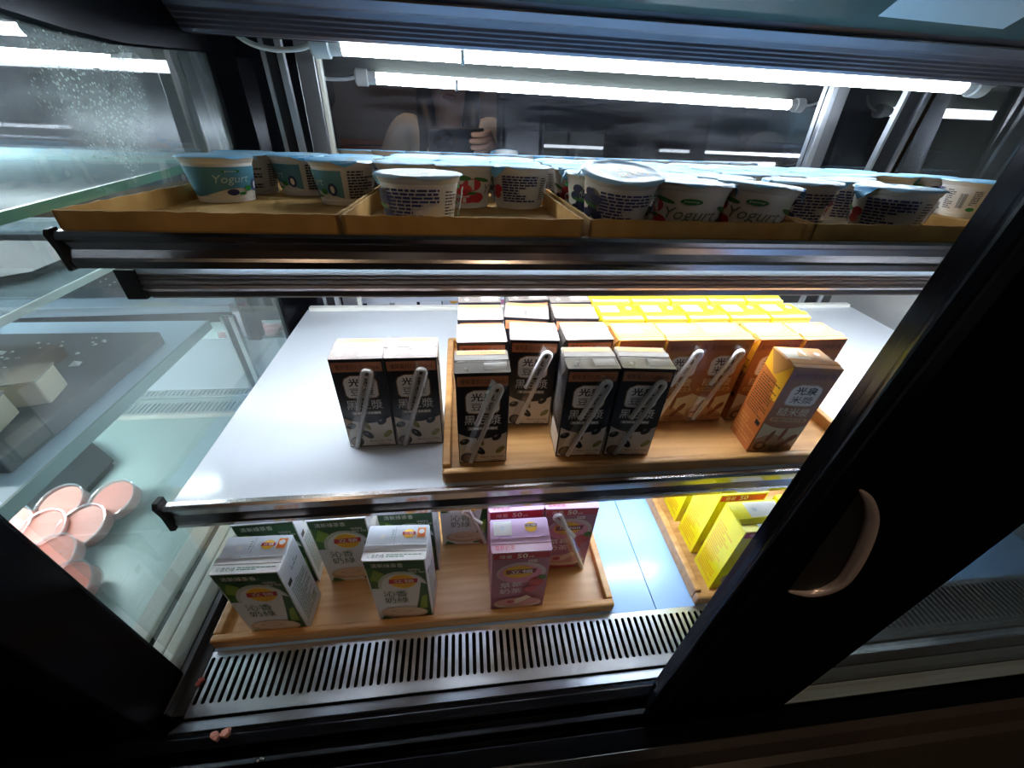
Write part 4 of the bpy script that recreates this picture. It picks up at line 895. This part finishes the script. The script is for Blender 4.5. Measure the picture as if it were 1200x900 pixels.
for (x, y, rz, sx, sy, h, lb) in ((-0.66, 0.552, 14, 0.034, 0.026, 0.04, 'pale block with a folded wrapper, farthest along the grey board'), (-0.672, 0.482, 14, 0.032, 0.028, 0.036, 'pale block in front of the farthest block on the grey board'), (-0.755, 0.545, 10, 0.034, 0.026, 0.045, 'pale block at the cut edge of the photo on the grey board'), (-0.765, 0.468, 12, 0.034, 0.028, 0.04, 'lower pale block at the cut edge of the grey board')):
    e = empty('cheese_block', x, y, -0.4028, math.radians(rz))
    m = MB(); m.box(-sx, sx, -sy, sy, 0, h, M_TOFU); m.build('block', e, bevel=0.003)
    m = MB(); m.box(-sx*1.03, sx*1.03, -sy*1.03, sy*1.03, h*0.98, h*1.06, film('wrap_film', '#f0f0ee', 0.35, 0.2, 0.1)); m.build('wrapper', e, bevel=0.001)
    tag(e, lb, 'food block', 'pale blocks on the grey board')
def octo(name, x, y, z, r, sq, h, mt, label, rz=0):
    e = empty(name, x, y, z, math.radians(rz)); pts = [(r*math.cos(PI/8+k*PI/4), r*sq*math.sin(PI/8+k*PI/4)) for k in range(8)]
    m = MB(); m.prism(pts, 'z', 0, h, mt); m.build('plate', e, bevel=0.002)
    m = MB(); m.prism([(a*1.04, b*1.04) for a, b in pts], 'z', h, h+0.003, mt); m.build('rim', e, bevel=0.001)
    return tag(e, label, 'plate', 'dark octagonal plates')
M_SLATE = mat('dark_slate', '#161d1c', 0.5)
octo('octagonal_plate', -0.855, 0.605, -0.65, 0.14, 0.72, 0.014, M_SLATE, 'dark octagonal plate on the pale floor behind the pink rounds')
plain_shelf(-1.64, -0.60, 0.50, 0.86, -0.262, 0.008, G_SHELFN, mat('white_edge', '#c9d6d6', 0.3), 'small frosted glass shelf added under the mirrored image of the octagonal plate')  # shelf added to carry the mirrored plate
octo('octagonal_plate', -0.775, 0.715, -0.2615, 0.12, 0.95, 0.010, M_SLATE, 'mirrored image of the dark octagonal plate, built as a second plate')  # a plate's reflection modelled as a solid second plate
# pink rounds in clear shallow tubs
M_PINK = mat('pink_meat', '#d47a66', 0.4, noise='#d98d7b', nscale=22); CLEAR = film('clear_tub', '#f4f2f4', 0.12, 0.08, 0.14)
def pink():
    e = empty('pink_round', 0, 0, 0)
    m = MB(); m.lathe([(0.030, 0.001), (0.033, 0.003), (0.0345, 0.019), (0.033, 0.0215), (0.024, 0.0205), (0.0, 0.0205)], M_PINK, 32, cap=False); m.build('filling', e, smooth=True)
    m = MB(); m.lathe([(0.032, 0.0), (0.034, 0.0005), (0.036, 0.0245), (0.0378, 0.0252), (0.0378, 0.0265), (0.035, 0.0265), (0.0335, 0.002)], CLEAR, 32, cap=False); m.build('clear_tub', e, smooth=True)
    return e
pp = [(-0.640, 0.536, 'farthest pink round in a clear tub, its back edge resting highest of the heap'), (-0.652, 0.482, 'pink round in a clear tub closest to the bare pale floor'), (-0.708, 0.476, 'pink round in a clear tub in the middle of the heap of rounds'),
      (-0.657, 0.424, 'pink round in a clear tub half cut by the black front frame'), (-0.720, 0.530, 'pink round in a clear tub beside the dark octagonal plate'), (-0.768, 0.487, 'pink round in a clear tub farthest from the glass divider'), (-0.600, 0.374, 'pink round in a clear tub showing only its white rim above the frame'), (-0.715, 0.420, 'pink round in a clear tub mostly hidden by the black front frame')]
p0 = pink()
for i, (x, y, lb) in enumerate(pp):
    o = p0 if i == 0 else copy_tree(p0)
    o.location = P(x, y, -0.638); o.rotation_euler = (math.radians(19), math.radians(-4), 0); tag(o, lb, 'pink food', 'pink rounds in clear tubs')
# crumbs of pink food on the sill
def crumb(x, y, z, s, mt, label, sd):
    rg = random.Random(sd); m = MB()
    for k in range(4):
        cx, cy = rg.uniform(-s, s), rg.uniform(-s*0.4, s*0.4); pts = [(cx+s*0.5*rg.uniform(0.6, 1.2)*math.cos(a), cy+s*0.4*rg.uniform(0.6, 1.2)*math.sin(a)) for a in (0, 1.2, 2.5, 3.8, 5.1)]
        m.prism(pts, 'z', 0, s*rg.uniform(0.3, 0.7), mt)
    o = m.build('food_crumb', None, bevel=0.0008, loc=(x, y, z)); return tag(o, label, 'crumb')
crumb(-0.358, 0.234, -0.6485, 0.008, mat('crumb_pink', '#a3504e', 0.6), 'pink food crumb at the corner of the grille strip', 1)
crumb(-0.2925, 0.1605, -0.6, 0.011, mat('crumb_pink_pale', '#c98f86', 0.6), 'pink and white food crumb lying on the black sill', 2)
crumb(-0.2366, 0.137, -0.599, 0.0035, mat('crumb_grey', '#9a9aa0', 0.6), 'small grey flake on the black front sill', 4)

# ================================================================== THE PHOTOGRAPHER (reflected in the dark mirror glass)
def skin(name, verts, edges, radii, mt, parent=None, sub=2, root=0):
    me = bpy.data.meshes.new(name); me.from_pydata(verts, edges, []); o = bpy.data.objects.new(name, me); COL.objects.link(o)
    sk = o.modifiers.new('skin', 'SKIN'); sk.use_smooth_shade = True
    if not me.skin_vertices: me.skin_vertices.new()
    for i, r in enumerate(radii):
        me.skin_vertices[0].data[i].radius = (r, r) if not isinstance(r, tuple) else r
        me.skin_vertices[0].data[i].use_root = (i == root)
    sb = o.modifiers.new('sub', 'SUBSURF'); sb.levels = sub; sb.render_levels = sub
    me.materials.append(mt)
    if parent: o.parent = parent
    return o
M_SKIN = mat('skin', '#c79a84', 0.5); M_KNIT = mat('beige_knit', '#e0d5c6', 0.85, bump=0.5, nscale=160); M_HAIR = mat('dark_hair', '#1d1613', 0.45); M_TROUS = mat('dark_trousers', '#22232a', 0.8); M_SHOE = mat('shoe_black', '#15151a', 0.5)
px, py = 0.035, -0.36
per = bpy.data.objects.new('person', None); COL.objects.link(per); per.location = (px, py, 0); per.empty_display_size = 0.05
V = []; E_ = []; R_ = []
def vtx(p, r, prev=None):
    V.append((p[0]-px, p[1]-py, p[2])); R_.append(r)
    if prev is not None: E_.append((prev, len(V)-1))
    return len(V)-1
pel = vtx((px, py, 0.83), (0.135, 0.10)); wai = vtx((px, py, 1.0), (0.115, 0.085), pel); che = vtx((px, py+0.005, 1.15), (0.13, 0.095), wai); nek0 = vtx((px, py+0.0, 1.325), (0.065, 0.06), che)
nek = vtx((px, py+0.015, 1.335), 0.048, nek0)
hd1 = vtx((px, py+0.035, 1.40), (0.062, 0.07), nek); hd2 = vtx((px, py+0.03, 1.48), (0.076, 0.088), hd1); hd3 = vtx((px, py+0.02, 1.55), (0.058, 0.066), hd2)
def limb(pts, start):
    p = start
    for q, r in pts: p = vtx(q, r, p)
    return p
for s in (-1, 1):
    limb([((px+s*0.085, py, 0.76), 0.082), ((px+s*0.09, py+0.01, 0.44), 0.055), ((px+s*0.09, py, 0.25), 0.046), ((px+s*0.09, py-0.01, 0.08), 0.034), ((px+s*0.095, py+0.12, 0.03), 0.028)], pel)
# hands hold the phone: fast chain shoulder > elbow > wrist > palm, five fingers each
def Q(x, y, z): return r2*x + u2*y + fw*z + Vector((0, 0, ZC))     # phone axes
def arm(s, elbow, wrist, palm, fingers):
    sh = vtx((px+s*0.155, py, 1.335), 0.055, che)
    el = vtx(elbow, 0.038, sh); wr = vtx(wrist, 0.024, el); pm = vtx(palm, (0.026, 0.016), wr)
    for f in fingers:
        p = pm
        for q, r in f: p = vtx(q, r, p)
fr = []
for i, (yy, ext) in enumerate(((0.032, 0.050), (0.012, 0.046), (-0.008, 0.052), (-0.026, 0.062))):
    fr.append([(Q(0.140, yy*0.9, -0.006), 0.0105), (Q(0.130, yy, 0.010), 0.0092), (Q(0.105, yy*1.0, 0.015), 0.0085), (Q(ext+0.028, yy*0.95, 0.011), 0.0075)])
fr.append([(Q(0.135, 0.0, -0.036), 0.0115), (Q(0.110, 0.012, -0.030), 0.010), (Q(0.086, 0.016, -0.026), 0.0085)])
arm(1, (px+0.245, py+0.05, 1.03), Q(0.175, -0.06, -0.055), Q(0.150, -0.012, -0.024), fr)
fl = []
for i, yy in enumerate((-0.012, -0.026, -0.040, -0.052)):
    fl.append([(Q(-0.030+0.017*i, -0.058, -0.006), 0.0095), (Q(-0.028+0.017*i, -0.052, 0.006), 0.0085), (Q(-0.026+0.017*i, -0.037, 0.008), 0.0072)])
fl.append([(Q(-0.045, -0.05, -0.034), 0.0115), (Q(-0.025, -0.03, -0.026), 0.010), (Q(-0.01, -0.012, -0.022), 0.0085)])
arm(-1, (px-0.245, py+0.05, 1.03), Q(-0.065, -0.135, -0.055), Q(-0.015, -0.078, -0.020), fl)
skin('body', V, E_, R_, M_SKIN, per, 2)
# clothes follow the body
v = [(0, 0, 0.80), (0, 0, 0.92), (0, 0, 1.02), (0, 0.004, 1.15), (0, 0, 1.325), (0.165, 0, 1.335), (0.222, 0.025, 1.17), (0.247, 0.05, 1.03), (0.215, 0.16, 1.12), (-0.165, 0, 1.335), (-0.222, 0.025, 1.17), (-0.247, 0.05, 1.03), (-0.19, 0.16, 1.10)]
wr = Q(0.175, -0.06, -0.055); v[8] = tuple(Vector(v[7])*0.25 + Vector((wr.x-px, wr.y-py, wr.z))*0.75)
wl = Q(-0.065, -0.135, -0.055); v[12] = tuple(Vector(v[11])*0.25 + Vector((wl.x-px, wl.y-py, wl.z))*0.75)
skin('cardigan', v, [(0, 1), (1, 2), (2, 3), (3, 4), (3, 5), (5, 6), (6, 7), (7, 8), (3, 9), (9, 10), (10, 11), (11, 12)],
     [(0.155, 0.12), (0.145, 0.11), (0.135, 0.105), (0.155, 0.12), (0.10, 0.08), 0.08, 0.066, 0.055, 0.042, 0.08, 0.06, 0.052, 0.042], M_KNIT, per, 2)
v = [(0, 0, 0.86)]; e = []; r = [(0.15, 0.115)]
for s in (-1, 1):
    n = len(v); v += [(s*0.087, 0, 0.74), (s*0.09, 0.01, 0.44), (s*0.09, 0, 0.25), (s*0.09, -0.01, 0.09)]; e += [(0, n), (n, n+1), (n+1, n+2), (n+2, n+3)]; r += [0.093, 0.068, 0.06, 0.055]
skin('trousers', v, e, r, M_TROUS, per, 2)
for s in (-1, 1):
    m = MB(); m.prism([(-0.05, 0.0), (0.18, 0.0), (0.19, 0.02), (0.15, 0.055), (0.06, 0.075), (-0.05, 0.08), (-0.06, 0.03)], 'x', s*0.095-0.042, s*0.095+0.042, M_SHOE); m.build('shoe', per, scale=1.0, bevel=0.01)
# long dark hair: cap over the skull and two falls in front of the shoulders
v = [(0, -0.005, 1.575), (0, -0.045, 1.53), (0, -0.07, 1.45), (0, -0.075, 1.33), (0, -0.08, 1.2), (-0.065, -0.005, 1.5), (-0.082, 0.015, 1.40), (-0.085, 0.075, 1.30), (-0.09, 0.11, 1.20), (-0.088, 0.12, 1.10), (0.065, -0.005, 1.5), (0.082, 0.0, 1.40), (0.083, 0.06, 1.31), (0.085, 0.10, 1.22)]
skin('hair', v, [(0, 1), (1, 2), (2, 3), (3, 4), (1, 5), (5, 6), (6, 7), (7, 8), (8, 9), (1, 10), (10, 11), (11, 12), (12, 13)],
     [(0.055, 0.05), (0.085, 0.06), (0.09, 0.05), (0.09, 0.045), (0.07, 0.03), (0.03, 0.05), (0.026, 0.045), (0.04, 0.03), (0.045, 0.026), (0.024, 0.018), (0.03, 0.05), (0.026, 0.045), (0.03, 0.03), (0.02, 0.02)], M_HAIR, per, 2)
# face: nose, lips, eyes, brows, ears
FY = 0.105
m = MB(); m.tube([(0, FY+0.004, 1.487), (0, FY+0.014, 1.462), (0, FY+0.016, 1.445), (0, FY+0.003, 1.436)], [0.006, 0.009, 0.012, 0.006], M_SKIN, 10); m.build('nose', per, True, scale=1.0)
m = MB(); m.tube([(-0.024, FY-0.006, 1.409), (-0.01, FY+0.002, 1.412), (0, FY+0.003, 1.410), (0.01, FY+0.002, 1.412), (0.024, FY-0.006, 1.409)], [0.002, 0.0045, 0.0042, 0.0045, 0.002], mat('lips', '#a35a55', 0.4), 8)
m.tube([(-0.022, FY-0.006, 1.406), (0, FY+0.002, 1.401), (0.022, FY-0.006, 1.406)], [0.002, 0.0055, 0.002], mat('lips', '#a35a55', 0.4), 8); m.build('mouth', per, True, scale=1.0)
for s in (-1, 1):
    m = MB(); m.lathe([(0.0001, -0.011), (0.008, -0.008), (0.011, 0), (0.008, 0.008), (0.0001, 0.011)], mat('eye_white', '#e6e0da', 0.3), 14); ey = m.build('eye', per, True, scale=1.0, loc=(s*0.031, FY-0.014, 1.478))
    m = MB(); m.lathe([(0.0001, 0.009), (0.0045, 0.0105), (0.005, 0.0095)], mat('iris', '#2a1a12', 0.2), 14); ir = m.build('iris', ey, True, scale=1.0); ir.rotation_euler = (-PI/2, 0, 0)
    m = MB(); m.tube([(s*0.016, FY-0.004, 1.498), (s*0.032, FY-0.006, 1.503), (s*0.048, FY-0.022, 1.497)], [0.002, 0.003, 0.0015], M_HAIR, 6); m.build('eyebrow', per, True, scale=1.0)
    m = MB(); m.tube([(s*0.078, 0.025, 1.49), (s*0.086, 0.018, 1.475), (s*0.083, 0.02, 1.455), (s*0.078, 0.028, 1.445)], [0.006, 0.01, 0.009, 0.005], M_SKIN, 8); m.build('ear', per, True, scale=1.0)
tag(per, 'person in beige knit cardigan with long dark hair, reflected while holding up a phone', 'person')
# the phone
ph = bpy.data.objects.new('phone', None); COL.objects.link(ph); ph.matrix_world = Matrix.Translation(Vector((0, 0, ZC)) - fw*0.006) @ rot.to_4x4()
# its local axes: x along the long side, y up, z towards the holder
m = MB(); m.box(-0.045, 0.125, -0.042, 0.036, 0.002, 0.0105, mat('phone_black', '#1a1b1f', 0.3, 0.2)); m.build('phone_body', ph, bevel=0.003, scale=1.0)
m = MB(); m.lathe([(0.034, 0.002), (0.034, 0.0005), (0.032, -0.0005), (0.0295, -0.0005), (0.029, 0.0004), (0.0001, 0.0004)], mat('phone_module', '#2a2c31', 0.2, 0.5), 40, cap=False); md = m.build('lens_module', ph, True, scale=1.0)
for (x, y) in ((0.014, 0.012), (-0.014, 0.012), (0.014, -0.013), (-0.014, -0.013)):
    m = MB(); m.lathe([(0.0095, 0.0004), (0.0095, -0.0009), (0.007, -0.0009), (0.0001, -0.0003)], mat('lens_glass', '#0a0b10', 0.08), 20, x, y, cap=False); m.build('lens', md, True, scale=1.0)
tag(ph, 'dark phone with a large round lens module held up by the person', 'phone')
# reddish wooden box on a counter behind the person
e = empty('wooden_box', -0.45, -1.3, 0.0)
mb = MB(); mb.box(-0.16, 0.16, -0.1, 0.1, -0.16, 0.07, mat('red_wood', '#8a4a2a', 0.45, noise='#6f3a20', nscale=6, stretch=(1, 1, 6))); mb.build('box_body', e, bevel=0.004)
mb = MB(); mb.box(-0.165, 0.165, -0.105, 0.105, 0.07, 0.10, mat('red_wood', '#8a4a2a', 0.45)); mb.build('box_lid', e, bevel=0.004)
tag(e, 'reddish wooden box reflected beside the person', 'box')
e = empty('counter', -0.45, -1.35, ZF)
mb = MB(); mb.box(-0.5, 0.45, -0.25, 0.25, 0, 1.47, mat('counter_dark', '#2a2522', 0.5)); mb.build('counter_body', e)
mb = MB(); mb.box(-0.52, 0.47, -0.27, 0.27, 1.47, -ZF-0.16, mat('counter_top', '#3b302a', 0.35)); mb.build('counter_top', e, bevel=0.003)
tag(e, 'dark counter behind the person, seen only as a reflection', 'counter')
# unseen warm fill lamps, added to light the person and the cup fronts
M_WARM = emission('warm_lamp', (1.0, 0.72, 0.45), L_FILL)
for x, y, lb in ((0.15, -0.28, 'over the photographer'), (1.15, -1.9, 'beyond the sliding door'), (-1.2, -1.9, 'over the counter'), (0.25, -2.35, 'by the tall wood panels')):
    e = empty('fill_lamp', x, y, 1.745)
    m = MB(); m.lathe([(0.11, 0.0), (0.125, 0.0), (0.125, -0.012), (0.105, -0.02), (0.10, -0.004)], M_WHITEP, 28, cap=False); m.build('trim_ring', e, True)
    m = MB(); m.lathe([(0.0001, -0.006), (0.10, -0.006)], M_WARM, 28, cap=False); m.build('diffuser', e)
    tag(e, 'added unseen warm round downlight '+lb, 'lamp', 'added warm fill lamps')
